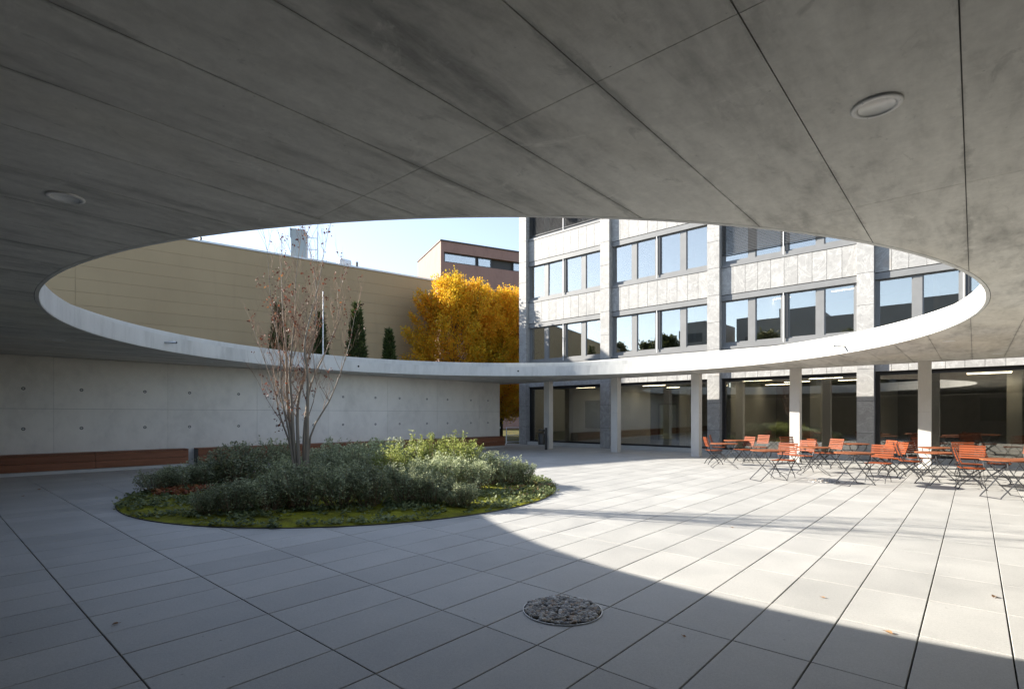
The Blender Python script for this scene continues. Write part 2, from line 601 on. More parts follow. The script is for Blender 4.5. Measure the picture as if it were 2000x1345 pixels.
M['dead_leaf'] = foliage('dry_fallen_leaf', [(0.2, (0.20, 0.10, 0.05)), (0.8, (0.42, 0.25, 0.12))], 9.0, 0.2)
M['bark'] = concrete('pale_bark', (0.25, 0.215, 0.17), 0.4, (3, 3, 0.6), rough=0.85)
M['bark_dark'] = concrete('dark_bark', (0.10, 0.075, 0.055), 0.4, (3, 3, 0.6), rough=0.9)
M['twig'] = simple('twig_bark', (0.27, 0.19, 0.135), 0.8, 0.2, 0, 0.3, 6)

def moss_mat():
    m, nt, out = new_mat('moss')
    v = mapping(nt)
    a = noise(nt, v, 2.4, 6, 0.7, 0.3)
    b = noise(nt, v, 60, 3, 0.7)
    c = ramp(nt, a, [(0.3, (0.06, 0.045, 0.022)), (0.43, (0.13, 0.125, 0.02)), (0.56, (0.26, 0.26, 0.02)), (0.72, (0.36, 0.34, 0.035))])
    c = mixc(nt, 0.45, c, ramp(nt, b, [(0.3, (0.04, 0.045, 0.01)), (0.7, (0.34, 0.34, 0.04))]))
    principled(nt, out, c, 0.95, 0.1, 0, b, 0.02, 0.7)
    return m
M['moss'] = moss_mat()

def ground_mat():
    m, nt, out = new_mat('leafy_ground')
    v = mapping(nt)
    a = noise(nt, v, 0.7, 6, 0.7)
    b = noise(nt, v, 14, 4, 0.75)
    c = ramp(nt, a, [(0.35, (0.05, 0.04, 0.028)), (0.55, (0.075, 0.085, 0.03)), (0.7, (0.10, 0.11, 0.04))])
    c = mixc(nt, ramp_f(nt, b, 0.56, 0.62), c, (0.34, 0.17, 0.03))
    principled(nt, out, c, 0.95, 0.1, 0, b, 0.03, 0.6)
    return m
M['ground'] = ground_mat()

def pebble_mat():
    m, nt, out = new_mat('river_pebble')
    isl = nt.nodes.new('ShaderNodeNewGeometry').outputs['Random Per Island']
    c = ramp(nt, isl, [(0.0, (0.10, 0.105, 0.11)), (0.3, (0.28, 0.28, 0.275)), (0.55, (0.52, 0.50, 0.46)), (0.75, (0.40, 0.29, 0.20)), (0.88, (0.15, 0.148, 0.145)), (1.0, (0.78, 0.77, 0.74))])
    b = noise(nt, mapping(nt), 70, 3)
    c = mixc(nt, 0.25, c, ramp(nt, b, [(0.3, (0.12, 0.12, 0.12)), (0.7, (0.42, 0.42, 0.40))]))
    principled(nt, out, c, 0.65, 0.35)
    return m
M['pebble'] = pebble_mat()

def ochre_mat():
    m, nt, out = new_mat('ochre_panel')
    v = mapping(nt)
    a = noise(nt, v, 0.35, 4)
    drip = noise(nt, mapping(nt, (2.5, 2.5, 0.25)), 1.2, 5, 0.6)
    c = ramp(nt, a, [(0.3, (0.335, 0.245, 0.135)), (0.7, (0.38, 0.283, 0.16))])
    c = mixc(nt, math_n(nt, 'MULTIPLY', ramp_f(nt, drip, 0.56, 0.8), 0.35), c, (0.27, 0.195, 0.11))
    c = mixc(nt, 1.0, c, comb(nt, rnd_tone(nt, 0.05)), 'MULTIPLY')
    principled(nt, out, c, 0.55, 0.4)
    return m
M['ochre'] = ochre_mat()
M['coping'] = simple('roof_coping_metal', (0.55, 0.57, 0.58), 0.4, 0.5, 0.3)
M['red_wall'] = concrete('red_brown_render', (0.27, 0.16, 0.13), 0.18, (1, 1, 0.4))
M['far_grey'] = concrete('grey_render', (0.22, 0.22, 0.22), 0.15)
M['int_white'] = simple('interior_plaster', (0.66, 0.66, 0.64), 0.8)
M['int_grey'] = simple('interior_grey', (0.20, 0.195, 0.19), 0.8)
M['int_dark'] = simple('interior_dark', (0.055, 0.052, 0.05), 0.7)
M['int_floor'] = simple('interior_floor', (0.17, 0.165, 0.155), 0.35, 0.5, 0, 0.15, 3)
M['artwork'] = simple('grey_print', (0.12, 0.125, 0.13), 0.5, 0.4, 0, 0.5, 2.0)
M['screen'] = simple('dark_screen', (0.012, 0.014, 0.018), 0.15, 0.5)
M['duct'] = simple('grey_duct_metal', (0.36, 0.40, 0.41), 0.45, 0.5, 0.2)

def emit(name, colr, s):
    m, nt, out = new_mat(name)
    e = nt.nodes.new('ShaderNodeEmission')
    e.inputs[0].default_value = (*colr, 1)
    e.inputs[1].default_value = s
    nt.links.new(e.outputs[0], out.inputs[0])
    return m
M['lamp'] = emit('office_lamp_light', (1.0, 0.80, 0.52), 6.5)

# ------------------------------------------------------------------ ground and paving
ZS = 3.22                       # underside of the canopy
HC = Vector((-8.6, 9.8, 0))     # centre of the round opening
HR = 8.72
PC = Vector((-10.36, 6.63, 0))  # centre of the round planter
PR = 4.38
YF = 22.5                       # plane of the facade's cladding

g = MB()
n = 48
vs = [(0, 0, -0.12)]
for rr in (60, 900):
    for k in range(n):
        vs.append((rr * math.cos(2 * math.pi * k / n), rr * math.sin(2 * math.pi * k / n), -0.12))
fs = [(0, 1 + k, 1 + (k + 1) % n) for k in range(n)]
fs += [(1 + k, 1 + n + k, 1 + n + (k + 1) % n, 1 + (k + 1) % n) for k in range(n)]
g.add(vs, fs)
tag(g.build('ground', M['ground']), kind='structure')

PX0, PX1, PY0, PY1 = -19.95, 11.0, -8.0, 22.55
paving = MB().box(PX0, PY0, -0.10, PX1, PY1, -0.03).build('paving', M['joint'])
tag(paving, kind='structure')
SX, SYY = 0.4975, 0.978
OX, OY = -0.302, 3.85
cells = []
i0, i1 = int(math.floor((PX0 - OX) / SX)), int(math.ceil((PX1 - OX) / SX))
j0, j1 = int(math.floor((PY0 - OY) / SYY)), int(math.ceil((PY1 - OY) / SYY))
for i in range(i0, i1 + 1):
    for j in range(j0, j1 + 1):
        x0, y0 = OX + i * SX, OY + j * SYY
        x1, y1 = x0 + SX, y0 + SYY
        cx, cyy = max(x0, PX0), max(y0, PY0)
        ex, ey = min(x1, PX1), min(y1, PY1)
        if ex - cx < 0.05 or ey - cyy < 0.05:
            continue
        full = (ex - cx > SX - 1e-4) and (ey - cyy > SYY - 1e-4)
        if all((Vector((a, b, 0)) - PC).length < PR - 0.05 for a in (cx, ex) for b in (cyy, ey)):
            continue
        pr = [project((a, b, 0)) for a in (cx, ex) for b in (cyy, ey)]
        area = 0
        if all(pr):
            a = [pr[0], pr[2], pr[3], pr[1]]
            mx, my = sum(p[0] for p in a) / 4, sum(p[1] for p in a) / 4
            if -60 < mx < 2060 and my < 1400:
                area = abs(sum(a[k][0] * a[(k + 1) % 4][1] - a[(k + 1) % 4][0] * a[k][1] for k in range(4)))
        cells.append((area, full, cx, cyy, ex, ey))
cells.sort(reverse=True, key=lambda q: q[0])
G = 0.0046
slab_me = MB().cbox(-SX / 2 + G, -SYY / 2 + G * 0.9, -0.03, SX / 2 - G, SYY / 2 - G * 0.9, 0, 0.003).mesh('paving_slab', M['paving'])
rest = MB()
cnt = 0
rng = random.Random(5)
for (area, full, x0, y0, x1, y1) in cells:
    if full and area > 0 and cnt < 300:
        o = link('paving_slab', slab_me, paving)
        o.location = ((x0 + x1) / 2, (y0 + y1) / 2, rng.uniform(-0.0012, 0.0012))
        o.rotation_euler = (rng.gauss(0, 0.0008), rng.gauss(0, 0.0008), rng.choice((0, math.pi)))
        cnt += 1
    else:
        dz = rng.uniform(-0.0012, 0.0012)
        rest.cbox(x0 + G, y0 + G * 0.9, -0.03, x1 - G, y1 - G * 0.9, dz, 0.003)
tag(rest.build('paving_slab', M['paving'], paving), kind='stuff')

# ------------------------------------------------------------------ canopy with the round opening
X0, X1, Y0, Y1 = -19.75, 10.5, -7.6, 20.5
canopy = thing('concrete_canopy', 'flat concrete canopy with a large round opening to the sky', 'canopy')
def ring_slab(r, x0, y0, x1, y1, z0, z1):
    mb = MB()
    angs = [2 * math.pi * k / 160 for k in range(160)]
    for (cx, cyy) in ((x0, y0), (x1, y0), (x1, y1), (x0, y1)):
        angs.append(math.atan2(cyy - HC.y, cx - HC.x) % (2 * math.pi))
    angs = sorted(set(round(a, 6) for a in angs))
    vs, fs = [], []
    for a in angs:
        dx, dy = math.cos(a), math.sin(a)
        t = min([((x1 if dx > 0 else x0) - HC.x) / dx if abs(dx) > 1e-9 else 1e9, ((y1 if dy > 0 else y0) - HC.y) / dy if abs(dy) > 1e-9 else 1e9])
        ix, iy = HC.x + r * dx, HC.y + r * dy
        ox, oy = HC.x + t * dx, HC.y + t * dy
        vs += [(ix, iy, z0), (ox, oy, z0), (ox, oy, z1), (ix, iy, z1)]
    m_ = len(angs)
    for k in range(m_):
        a, b = 4 * k, 4 * ((k + 1) % m_)
        fs += [(a, a + 1, b + 1, b), (a + 1, a + 2, b + 2, b + 1), (a + 2, a + 3, b + 3, b + 2), (a + 3, a, b, b + 3)]
    return mb.add(vs, fs)
ring_slab(HR + 0.02, X0, Y0, X1, Y1, ZS + 0.010, 3.55).build('roof_slab', M['soffit_core'], canopy, fix=True)

def ring(r0, r1, z0, z1, n=160):
    mb = MB()
    vs, fs = [], []
    for k in range(n):
        a = 2 * math.pi * k / n
        dx, dy = math.cos(a), math.sin(a)
        vs += [(HC.x + r0 * dx, HC.y + r0 * dy, z0), (HC.x + r1 * dx, HC.y + r1 * dy, z0), (HC.x + r1 * dx, HC.y + r1 * dy, z1), (HC.x + r0 * dx, HC.y + r0 * dy, z1)]
    for k in range(n):
        a, b = 4 * k, 4 * ((k + 1) % n)
        fs += [(a, a + 1, b + 1, b), (a + 1, a + 2, b + 2, b + 1), (a + 2, a + 3, b + 3, b + 2), (a + 3, a, b, b + 3)]
    return mb.add(vs, fs)
ring(HR, HR + 0.26, ZS + 0.012, 3.60).build('fascia', M['fascia'], canopy, fix=True)
ring(HR + 0.004, HR + 0.045, ZS, ZS + 0.0118).build('edge_strip', M['fascia'], canopy, fix=True)
ring(HR + 0.42, HR + 0.60, 3.552, 3.80).build('upstand', M['fascia'], canopy, fix=True)
# unseen roof edge added above the columns for its shadow on the facade
tag(MB().box(X0, Y1 - 0.22, 3.552, X1, Y1, 4.06).build('hidden_parapet', M['fascia'], canopy))
MB().box(X0 + 0.02, Y0 - 0.02, 3.553, X0 + 0.22, Y1 - 0.222, 3.80).build('hidden_parapet', M['fascia'], canopy)
# board-marked soffit, one piece for each shuttering panel
def clip_out(poly, r):
    pts = []
    m_ = len(poly)
    for k in range(m_):
        a, b = Vector(poly[k]), Vector(poly[(k + 1) % m_])
        ns = max(2, int((b - a).length / 0.06))
        for q in range(ns):
            pts.append(a + (b - a) * (q / ns))
    c2 = Vector((HC.x, HC.y))
    inside = [(p - c2).length < r for p in pts]
    if not any(inside):
        return [tuple(p) for p in poly]
    if all(inside):
        return None
    out = []
    m_ = len(pts)
    start = next(k for k in range(m_) if not inside[k] and inside[k - 1])
    k = 0
    pend = None
    def cross(p, q):
        lo, hi = p, q
        f = (lo - c2).length < r
        for _ in range(30):
            md = (lo + hi) / 2
            if ((md - c2).length < r) == f:
                lo = md
            else:
                hi = md
        return (lo + hi) / 2
    first = cross(pts[start - 1], pts[start])
    out.append(first)
    for q in range(m_):
        a, b = pts[(start + q) % m_], pts[(start + q + 1) % m_]
        ia, ib = inside[(start + q) % m_], inside[(start + q + 1) % m_]
        if not ia:
            out.append(a)
        if not ia and ib:
            pend = cross(a, b)
        if ia and not ib or (q == m_ - 1 and pend is not None):
            e = cross(a, b) if (ia and not ib) else first
            a0 = math.atan2(pend.y - c2.y, pend.x - c2.x)
            a1 = math.atan2(e.y - c2.y, e.x - c2.x)
            d = (a1 - a0 + math.pi) % (2 * math.pi) - math.pi
            st = max(1, int(abs(d) / 0.025))
            for s_ in range(st + 1):
                an = a0 + d * s_ / st
                out.append(c2 + Vector((math.cos(an), math.sin(an))) * r)
            pend = None
    # drop near-duplicates
    res = []
    for p in out:
        if not res or (p - res[-1]).length > 1e-4:
            res.append(p)
    if len(res) > 2 and (res[0] - res[-1]).length < 1e-4:
        res.pop()
    return [tuple(p) for p in res] if len(res) > 2 else None
PW, PH = 0.67, 2.65
panels = []
kx0, kx1 = int(math.floor((X0 + 0.045) / PW)), int(math.ceil((X1 + 0.045) / PW))
ky0, ky1 = int(math.floor((Y0 - 2.2) / PH)), int(math.ceil((Y1 - 2.2) / PH))
full_me = None
for i in range(kx0, kx1):
    for j in range(ky0, ky1):
        gx = 0.0032
        x0, x1 = max(-0.045 + i * PW, X0) + gx, min(-0.045 + (i + 1) * PW, X1) - gx
        y0, y1 = max(2.2 + j * PH, Y0) + 0.002, min(2.2 + (j + 1) * PH, Y1) - 0.002
        if x1 - x0 < 0.02 or y1 - y0 < 0.02:
            continue
        poly = clip_out([(x0, y0), (x1, y0), (x1, y1), (x0, y1)], HR + 0.052)
        if not poly:
            continue
        a = 0
        pr = [project((p[0], p[1], ZS)) for p in poly]
        if all(pr) and any(-50 < p[0] < 2050 and p[1] > -80 for p in pr):
            a = abs(sum(pr[k][0] * pr[(k + 1) % len(pr)][1] - pr[(k + 1) % len(pr)][0] * pr[k][1] for k in range(len(pr))))
        elif any(p and -50 < p[0] < 2050 and p[1] > -80 for p in pr):
            a = 5e4
        panels.append((a, poly))
panels.sort(key=lambda q: -q[0])
srest = MB()
for k, (a, poly) in enumerate(panels):
    if a > 0 and k < 300:
        MB().prism(poly, ZS, ZS + 0.0098).build('soffit_panel', M['soffit'], canopy, fix=True)
    else:
        srest.prism(poly, ZS, ZS + 0.0098)
if srest.v:
    tag(srest.build('soffit_panel', M['soffit'], canopy, fix=True), kind='stuff')
# rainwater spouts through the fascia
def rim_at(px):
    d = ray(px, 800).xy
    a = d.dot(d)
    b = -2 * d.dot(HC.xy)
    c = HC.xy.dot(HC.xy) - HR * HR
    t = (-b + math.sqrt(b * b - 4 * a * c)) / 2 / a
    return d * t
for px, zz in ((322, 3.42), (1650, 3.40), (1012, 3.42), (700, 3.42)):
    p = rim_at(px)
    n_ = (HC.xy - p).normalized()
    L = 0.30 if px in (322, 1650) else 0.012
    s_ = MB()
    a = Vector((p.x, p.y, zz)) - Vector((n_.x, n_.y, 0)) * 0.04
    b = Vector((p.x, p.y, zz)) + Vector((n_.x, n_.y, 0)) * L
    s_.tube([a, b], 0.028 if L > 0.1 else 0.035, 12)
    o = s_.build('spout', M['steel'] if L > 0.1 else M['hole'], canopy)
    if L > 0.1:
        MB().tube([b, b + Vector((n_.x, n_.y, 0)) * 0.002], 0.023, 12).build('opening', M['hole'], o)

# columns
rng = random.Random(3)
col_x = (-15.37, -11.69, -8.13, -4.64, -1.12, 2.4, 5.95, 9.4)
col_lab = ['slim square concrete column standing beside the dark litter bin', 'slim square concrete column in front of the picture behind glass',
           'slim square concrete column beside the first small round table', 'slim square concrete column sunlit at its foot behind two tables',
           'slim square concrete column behind the long row of chairs', 'slim square concrete column at the far end of the glazed front',
           'slim square concrete column beyond the chairs', 'slim square concrete column at the canopy corner']
for x, lb in zip(col_x, col_lab):
    if x > 1.7:
        continue
    c = thing('concrete_column', lb, 'column', (x, 20.15, 0), 0, 'columns along the canopy edge')
    for z0, z1 in ((0.001, 1.695), (1.70, ZS - 0.001)):
        MB().cbox(-0.155, -0.155, z0, 0.155, 0.155, z1, 0.003).build('shaft', M['column'], c)
# columns out of the picture that carry the canopy
for x in (2.4, 5.95, 9.4):
    c = thing('concrete_column', 'slim square concrete column carrying the canopy beyond the last chairs', 'column', (x, 20.15, 0), 0, 'columns along the canopy edge')
    for z0, z1 in ((0.001, 1.695), (1.70, ZS - 0.001)):
        MB().cbox(-0.155, -0.155, z0, 0.155, 0.155, z1, 0.003).build('shaft', M['column'], c)

# downlights set in the soffit
lamp_px = [((1712, 206), 'round white-rimmed downlight in the warm soffit between two long joints'),
           ((128, 385), 'round downlight in the stained soffit above the long bench'),
           ((114, 664), 'round downlight in the soffit close to the concrete wall'),
           ((407, 706.5), 'round downlight in the soffit behind the grey drain spout'),
           ((1853, 665.5), 'round downlight in the soffit beyond the sunlit rim'),
           ((781, 732.6), 'round downlight in the soffit behind the bare tree'),
           ((945, 739.5), 'round downlight in the soffit near the wall end'),
           ((1092, 739.3), 'round downlight in the soffit beside the first column'),
           ((1950, 690), 'round downlight in the soffit over the last tables')]
lm_ring = MB().lathe([(0.115, 0.0), (0.116, -0.007), (0.108, -0.012), (0.086, -0.012), (0.084, -0.001), (0.084, 0.0)], 40).mesh('trim_ring', M['trim'], True)
lm_cone = MB().lathe([(0.0838, -0.0105), (0.076, -0.0045), (0.0001, -0.0035)], 40).mesh('lens', M['lens'], True)
lm_scr = MB().lathe([(0.0001, -0.0135), (0.004, -0.0135), (0.004, -0.0115)], 8).mesh('screw', M['steel'])
for (pp, lb) in lamp_px:
    p = on_z(*pp, ZS)
    t = thing('downlight', lb, 'ceiling lamp', (p.x, p.y, ZS), 0, 'downlights set in the canopy')
    t.scale = (1.0, 1.0, 1.0)
    link('trim_ring', lm_ring, t)
    link('lens', lm_cone, t)
    for k in range(3):
        s_ = link('screw', lm_scr, t)
        s_.location = (0.1 * math.cos(2.1 * k), 0.1 * math.sin(2.1 * k), 0)

# ------------------------------------------------------------------ concrete wall with tie holes, bench
WA = Vector((-19.3, 1.5, 0))
WB = Vector((-18.1, 19.4, 0))
wd = (WB - WA).normalized()
wrz = math.atan2(wd.y, wd.x)
# local axes of the wall: x along it, y towards -normal (behind); front face at y = 0 faces +X world
wall = thing('concrete_wall', 'smooth board-formed concrete wall with rows of tie holes under the canopy', 'wall', WA, wrz)
WL = 18.19
MB().box(-9.0, 0.012, -0.1, WL, 0.32, ZS - 0.002).build('wall_core', M['wall_core'], wall)
vj = [-9.0, -6.9, -4.25, -1.6, 1.09, 3.8, 6.47, 9.1, 11.69, 14.27, 16.81, WL]
for a, b in zip(vj[:-1], vj[1:]):
    for z0, z1 in ((0.0, 1.775), (1.779, ZS - 0.003)):
        MB().bbox(a + 0.002, 0.0, z0 + 0.002, b - 0.002, 0.0118, z1 - 0.002, 0.0025).build('wall_panel', M['wall'], wall)
ring_me = MB().lathe([(0.044, 0.0), (0.044, 0.004), (0.026, 0.004), (0.024, 0.001)], 16).mesh('tie_ring', M['plug'])
plug_me = MB().lathe([(0.0238, 0.0015), (0.0001, 0.0015)], 16).mesh('tie_plug', M['kerb'])
ties = [-7.9, -6.3, -5.2, -3.6, -2.6, -0.7, 0.47, 1.69, 3.2, 4.4, 5.87, 7.15, 8.5, 9.69, 11.12, 12.28, 13.7, 14.86, 16.27, 17.38]
for s_ in ties:
    for z in (1.23, 2.32):
        o = link('tie_hole', ring_me, wall)
        o.location = (s_, -0.0002, z)
        o.rotation_euler = (R(90), 0, 0)
        q = link('tie_plug', plug_me, o)
back = MB().box(X0 + 0.3, -7.9, -0.1, X1, -7.65, ZS - 0.002).build('concrete_wall', M['wall'])
tag(back, 'plain concrete wall closing the canopy at its far side', 'wall')

side = MB().box(X1, -7.9, -0.1, X1 + 0.3, 13.5, ZS - 0.002).build('concrete_wall', M['wall'])  # added out of view to hold sky light off the near paving
tag(side, 'concrete wall added out of view beyond the last tables to keep sky light off the paving', 'wall')

def bench(s0, s1, label, joints):
    t = thing('wood_bench', label, 'bench', WA + wd * s0, wrz, 'wooden benches along the concrete wall')
    L = s1 - s0
    MB().cbox(0.02, -0.50, 0.0, L - 0.02, -0.002, 0.095, 0.004).build('plinth', M['kerb'], t)
    cuts = [0.0] + [j - s0 for j in joints] + [L]
    for a, b in zip(cuts[:-1], cuts[1:]):
        for z0, z1 in ((0.10, 0.305), (0.313, 0.515)):
            MB().bbox(a + 0.003, -0.525, z0, b - 0.003, -0.497, z1, 0.003).build('front_plank', M['bench_wood'], t)
        for k in range(4):
            y0 = -0.545 + k * 0.133
            MB().cbox(a + 0.003, y0, 0.522, b - 0.003, y0 + 0.126, 0.55, 0.004).build('seat_plank', M['bench_wood'], t)
    for x in (0.0, L - 0.03):
        MB().box(x + 0.004, -0.495, 0.097, x + 0.03, -0.004, 0.519).build('end_panel', M['far_grey'], t)
bench(-8.8, 4.25, 'long reddish wooden bench built against the concrete wall beside open paving', [-4.3, 1.95])
bench(4.52, 18.05, 'long reddish wooden bench behind the shrubs ending at the wall edge', [9.0, 13.6])

# small lamp on the wall end
wl = thing('wall_lamp', 'small black wall lamp fixed at the end of the concrete wall', 'lamp', WA + wd * (WL + 0.02) + Vector((0, 0, 0.80)), wrz)
MB().box(0.0, 0.05, 0, 0.10, 0.17, 0.30).build('housing', M['black_frame'], wl)
MB().box(0.02, 0.042, 0.12, 0.08, 0.0498, 0.22).build('lens', M['lens'], wl)

# ------------------------------------------------------------------ office building with stone facade
office = thing('office_building', 'pale stone-clad office building with bands of grey windows above a glazed ground floor', 'building')
PIL = [(-19.05, -18.55), (-13.81, -13.30), (-8.53, -8.02), (-3.16, -2.65), (2.2, 2.71), (7.55, 8.06), (12.9, 13.4)]
YP = YF - 0.21
FL = [4.37, 7.78, 11.19, 14.60]          # window band bottoms
HD = [6.63, 10.03, 13.44]                # window band tops
# structure behind the cladding
core = MB()
for a, b in PIL:
    core.box(a + 0.03, YP + 0.03, -0.1, b - 0.03, YF + 0.6, 14.9)
core.build('pilaster_core', M['stone_core'], office)
sp = MB()
for z0, z1 in ((3.14, 4.37), (6.63, 7.78), (10.03, 11.19), (13.44, 14.9)):
    sp.box(-18.53, YF + 0.031, z0 + 0.002, 13.0, YF + 0.5, z1 - 0.002)
sp.build('spandrel_core', M['stone_core'], office)
zj = [0.01, 0.97, 2.10, 3.235] + [4.37 + 1.1367 * k for k in range(10)]
for a, b in PIL:
    for z0, z1 in zip(zj[:-1], zj[1:]):
        MB().bbox(a, YP, z0 + 0.005, b, YF + 0.12, z1 - 0.005, 0.004).build('stone_block', M['stone'], office)
for (a, b) in [(PIL[k][1], PIL[k + 1][0]) for k in range(5)]:
    n_ = 10
    w = (b - a) / n_
    for z0, z1 in ((3.14, 4.36), (6.64, 7.77), (10.04, 11.18), (13.45, 14.85)):
        for k in range(n_):
            dy = random.Random(k * 7 + int(z0 * 10)).uniform(-0.0015, 0.0015)
            MB().bbox(a + k * w + 0.0055, YF + dy, z0 + 0.004, a + (k + 1) * w - 0.0055, YF + 0.03, z1 - 0.004, 0.003).build('stone_panel', M['stone'], office)
# windows of the upper floors
prng = random.Random(77)
def window(a, b, z0, z1, blind):
    W = b - a
    win = MB()
    yg = YF + 0.16
    win.box(a, YF - 0.02, z0 + 0.004, b, YF + 0.20, z0 + 0.10)                    # sill
    win.box(a, YF + 0.09, z0 + 0.1002, b, YF + 0.20, z0 + 0.24)                  # lower frame
    win.box(a, YF + 0.01, z1 - 0.235, b, YF + 0.24, z1 - 0.012)                  # blind box
    win.box(a, YF + 0.10, z0 + 0.2402, a + 0.10, YF + 0.24, z1 - 0.2352)
    win.box(b - 0.10, YF + 0.10, z0 + 0.2402, b, YF + 0.24, z1 - 0.2352)
    o = win.build('window', M['alu'], office)
    mw, cw = 0.25, 0.24
    pw = (W - 0.2 - 2 * mw - cw) / 4
    xs = [a + 0.10]
    edges = []
    x = a + 0.10
    for k in range(4):
        edges.append((x, x + pw))
        x += pw
        if k in (0, 2):
            MB().box(x, YF + 0.11, z0 + 0.2404, x + mw, YF + 0.22, z1 - 0.2354).build('mullion', M['alu'], o)
            x += mw
        elif k == 1:
            MB().box(x, YF + 0.10, z0 + 0.2404, x + cw, YF + 0.22, z1 - 0.2354).build('mullion', M['alu'], o)
            MB().box(x + cw * 0.30, YF + 0.015, z0 + 0.101, x + cw * 0.42, YF + 0.05, z1 - 0.236).build('blind_rail', M['white_metal'], o)
            MB().box(x + cw * 0.55, YF + 0.06, z0 + 0.25, x + cw * 0.95, YF + 0.0998, z1 - 0.24).build('gasket', M['alu_dark'], o)
            x += cw
    for (e0, e1) in edges:
        s_ = MB()
        za, zb = z0 + 0.2406, z1 - 0.2356
        for q in ((e0, e0 + 0.04, za, zb), (e1 - 0.04, e1, za, zb), (e0 + 0.0401, e1 - 0.0401, za, za + 0.05), (e0 + 0.0401, e1 - 0.0401, zb - 0.05, zb)):
            s_.box(q[0], YF + 0.135, q[2], q[1], YF + 0.19, q[3])
        f_ = s_.build('sash', M['alu'], o)
        pn = MB().box(-(e1 - e0) / 2 + 0.038, 0, -(zb - za) / 2 + 0.048, (e1 - e0) / 2 - 0.038, 0.008, (zb - za) / 2 - 0.048).build('pane', M['glass_up'], o)
        pn.location = ((e0 + e1) / 2, yg, (za + zb) / 2)
        pn.rotation_euler = (prng.gauss(0, 0.003), 0, prng.gauss(0, 0.003))
    if blind:
        lo = z1 - 0.24 - blind * (z1 - z0 - 0.50)
        bm = MB()
        zz = z1 - 0.27
        k = 0
        while zz > lo:
            bm.add([(a + 0.03, YF + 0.03, zz - 0.016), (b - 0.03, YF + 0.03, zz - 0.016), (b - 0.03, YF + 0.088, zz + 0.016), (a + 0.03, YF + 0.088, zz + 0.016),
                    (a + 0.03, YF + 0.03, zz - 0.013), (b - 0.03, YF + 0.03, zz - 0.013), (b - 0.03, YF + 0.088, zz + 0.019), (a + 0.03, YF + 0.088, zz + 0.019)],
                   [(0, 1, 2, 3), (7, 6, 5, 4), (0, 4, 5, 1), (2, 6, 7, 3)])
            zz -= 0.062
        bl = bm.build('blind', M['blind'], o)
        MB().box(a + 0.03, YF + 0.03, zz - 0.02, b - 0.03, YF + 0.085, zz + 0.012).build('bottom_rail', M['alu_dark'], bl)
    return o
for k in range(5):
    a, b = PIL[k][1], PIL[k + 1][0]
    for fl in range(3):
        bl = 0
        if fl == 2 and k == 0:
            bl = 1.0
        if fl == 1 and k == 2:
            bl = 0.80
        if fl == 2 and k in (2, 3):
            bl = 0.5
        window(a, b, FL[fl], HD[fl], bl)
# ground floor glazing
for k in range(5):
    a, b = PIL[k][1], PIL[k + 1][0]
    MB().cbox(a + 0.002, YF - 0.10, -0.02, b - 0.002, YF + 0.30, 0.155, 0.004).build('glazing_kerb', M['kerb'], office)
    f_ = MB()
    for q in ((a + 0.002, a + 0.14, 0.16, 3.13), (b - 0.05, b - 0.002, 0.16, 3.13), (a + 0.1402, b - 0.0502, 0.16, 0.24), (a + 0.1402, b - 0.0502, 3.01, 3.13)):
        f_.box(q[0], YF + 0.12, q[2], q[1], YF + 0.28, q[3])
    o = f_.build('shop_window', M['black_frame'], office)
    MB().box(a + 0.139, YF + 0.20, 0.239, b - 0.049, YF + 0.212, 3.011).build('pane', M['glass_ground'], o)
# rooms behind the glass
fl = MB()
for z in (-0.06, 3.62, 7.02, 10.43, 13.9):
    fl.box(-18.9, YF + 0.62, z - 0.1, 13.2, 33.5, z + 0.06 if z > 0 else z + 0.07)
fl.build('floor_slab', M['int_floor'], office)
ce = MB()
for z in (3.22, 6.9, 10.3, 13.7):
    ce.box(-18.85, YF + 0.55, z - 0.02, 13.1, 33.4, z)
ce.build('room_ceiling', M['int_white'], office)
MB().box(-18.85, YF + 0.62, 0.02, -18.75, 33.4, 13.6).build('side_wall', M['int_white'], office)
MB().box(13.1, YF + 0.62, 0.02, 13.2, 33.4, 13.6).build('side_wall', M['int_white'], office)
# back walls: upper floors plain, ground floor with door openings to the far side
for z0, z1 in ((3.7, 6.88), (7.1, 10.28), (10.5, 13.68)):
    MB().box(-18.74, 28.2, z0, 13.09, 28.35, z1).build('room_wall', M['int_white'], office)
    for x in (-16.4, -12.2, -9.6, -6.9, -1.2, 3.3):
        MB().box(x, 23.4, z0 + 0.001, x + 0.12, 28.19, z1 - 0.001).build('partition', M['int_white'], office)
openings = [(-20.4, -19.3), (-17.4, -16.2), (-15.2, -13.9), (-13.6, -12.4), (-10.9, -9.7), (-9.4, -8.2)]
yb = 31.5
x = -18.74
segs = []
for a, b in sorted(openings):
    if a < -18.74:
        continue
    segs.append((x, a, 0.02, 3.19))
    segs.append((a, b, 2.35, 3.19))
    x = b
segs.append((x, 13.09, 0.02, 3.19))
for a, b, z0, z1 in segs:
    MB().box(a, yb, z0, b, yb + 0.15, z1).build('back_wall', M['int_grey'], office)
for a, b in openings:
    if a < -18.74:
        continue
    d = MB()
    d.box(a + 0.001, yb - 0.02, 0.02, a + 0.09, yb + 0.12, 2.349)
    d.box(b - 0.09, yb - 0.02, 0.02, b - 0.001, yb + 0.12, 2.349)
    d.box(a + 0.091, yb - 0.02, 2.25, b - 0.091, yb + 0.12, 2.349)
    o = d.build('garden_door', M['black_frame'], office)
    MB().box(a + 0.09, yb + 0.05, 0.02, b - 0.09, yb + 0.06, 2.25).build('pane', M['glass_ground'], o)
for (x0, y0, x1, y1) in ((-13.62, 23.4, -13.5, 27.0), (-8.35, 24.2, -8.2, 31.4), (-2.9, 24.0, -2.78, 31.4)):
    MB().box(x0, y0, 0.02, x1, y1, 3.19).build('partition', M['int_white'], office)
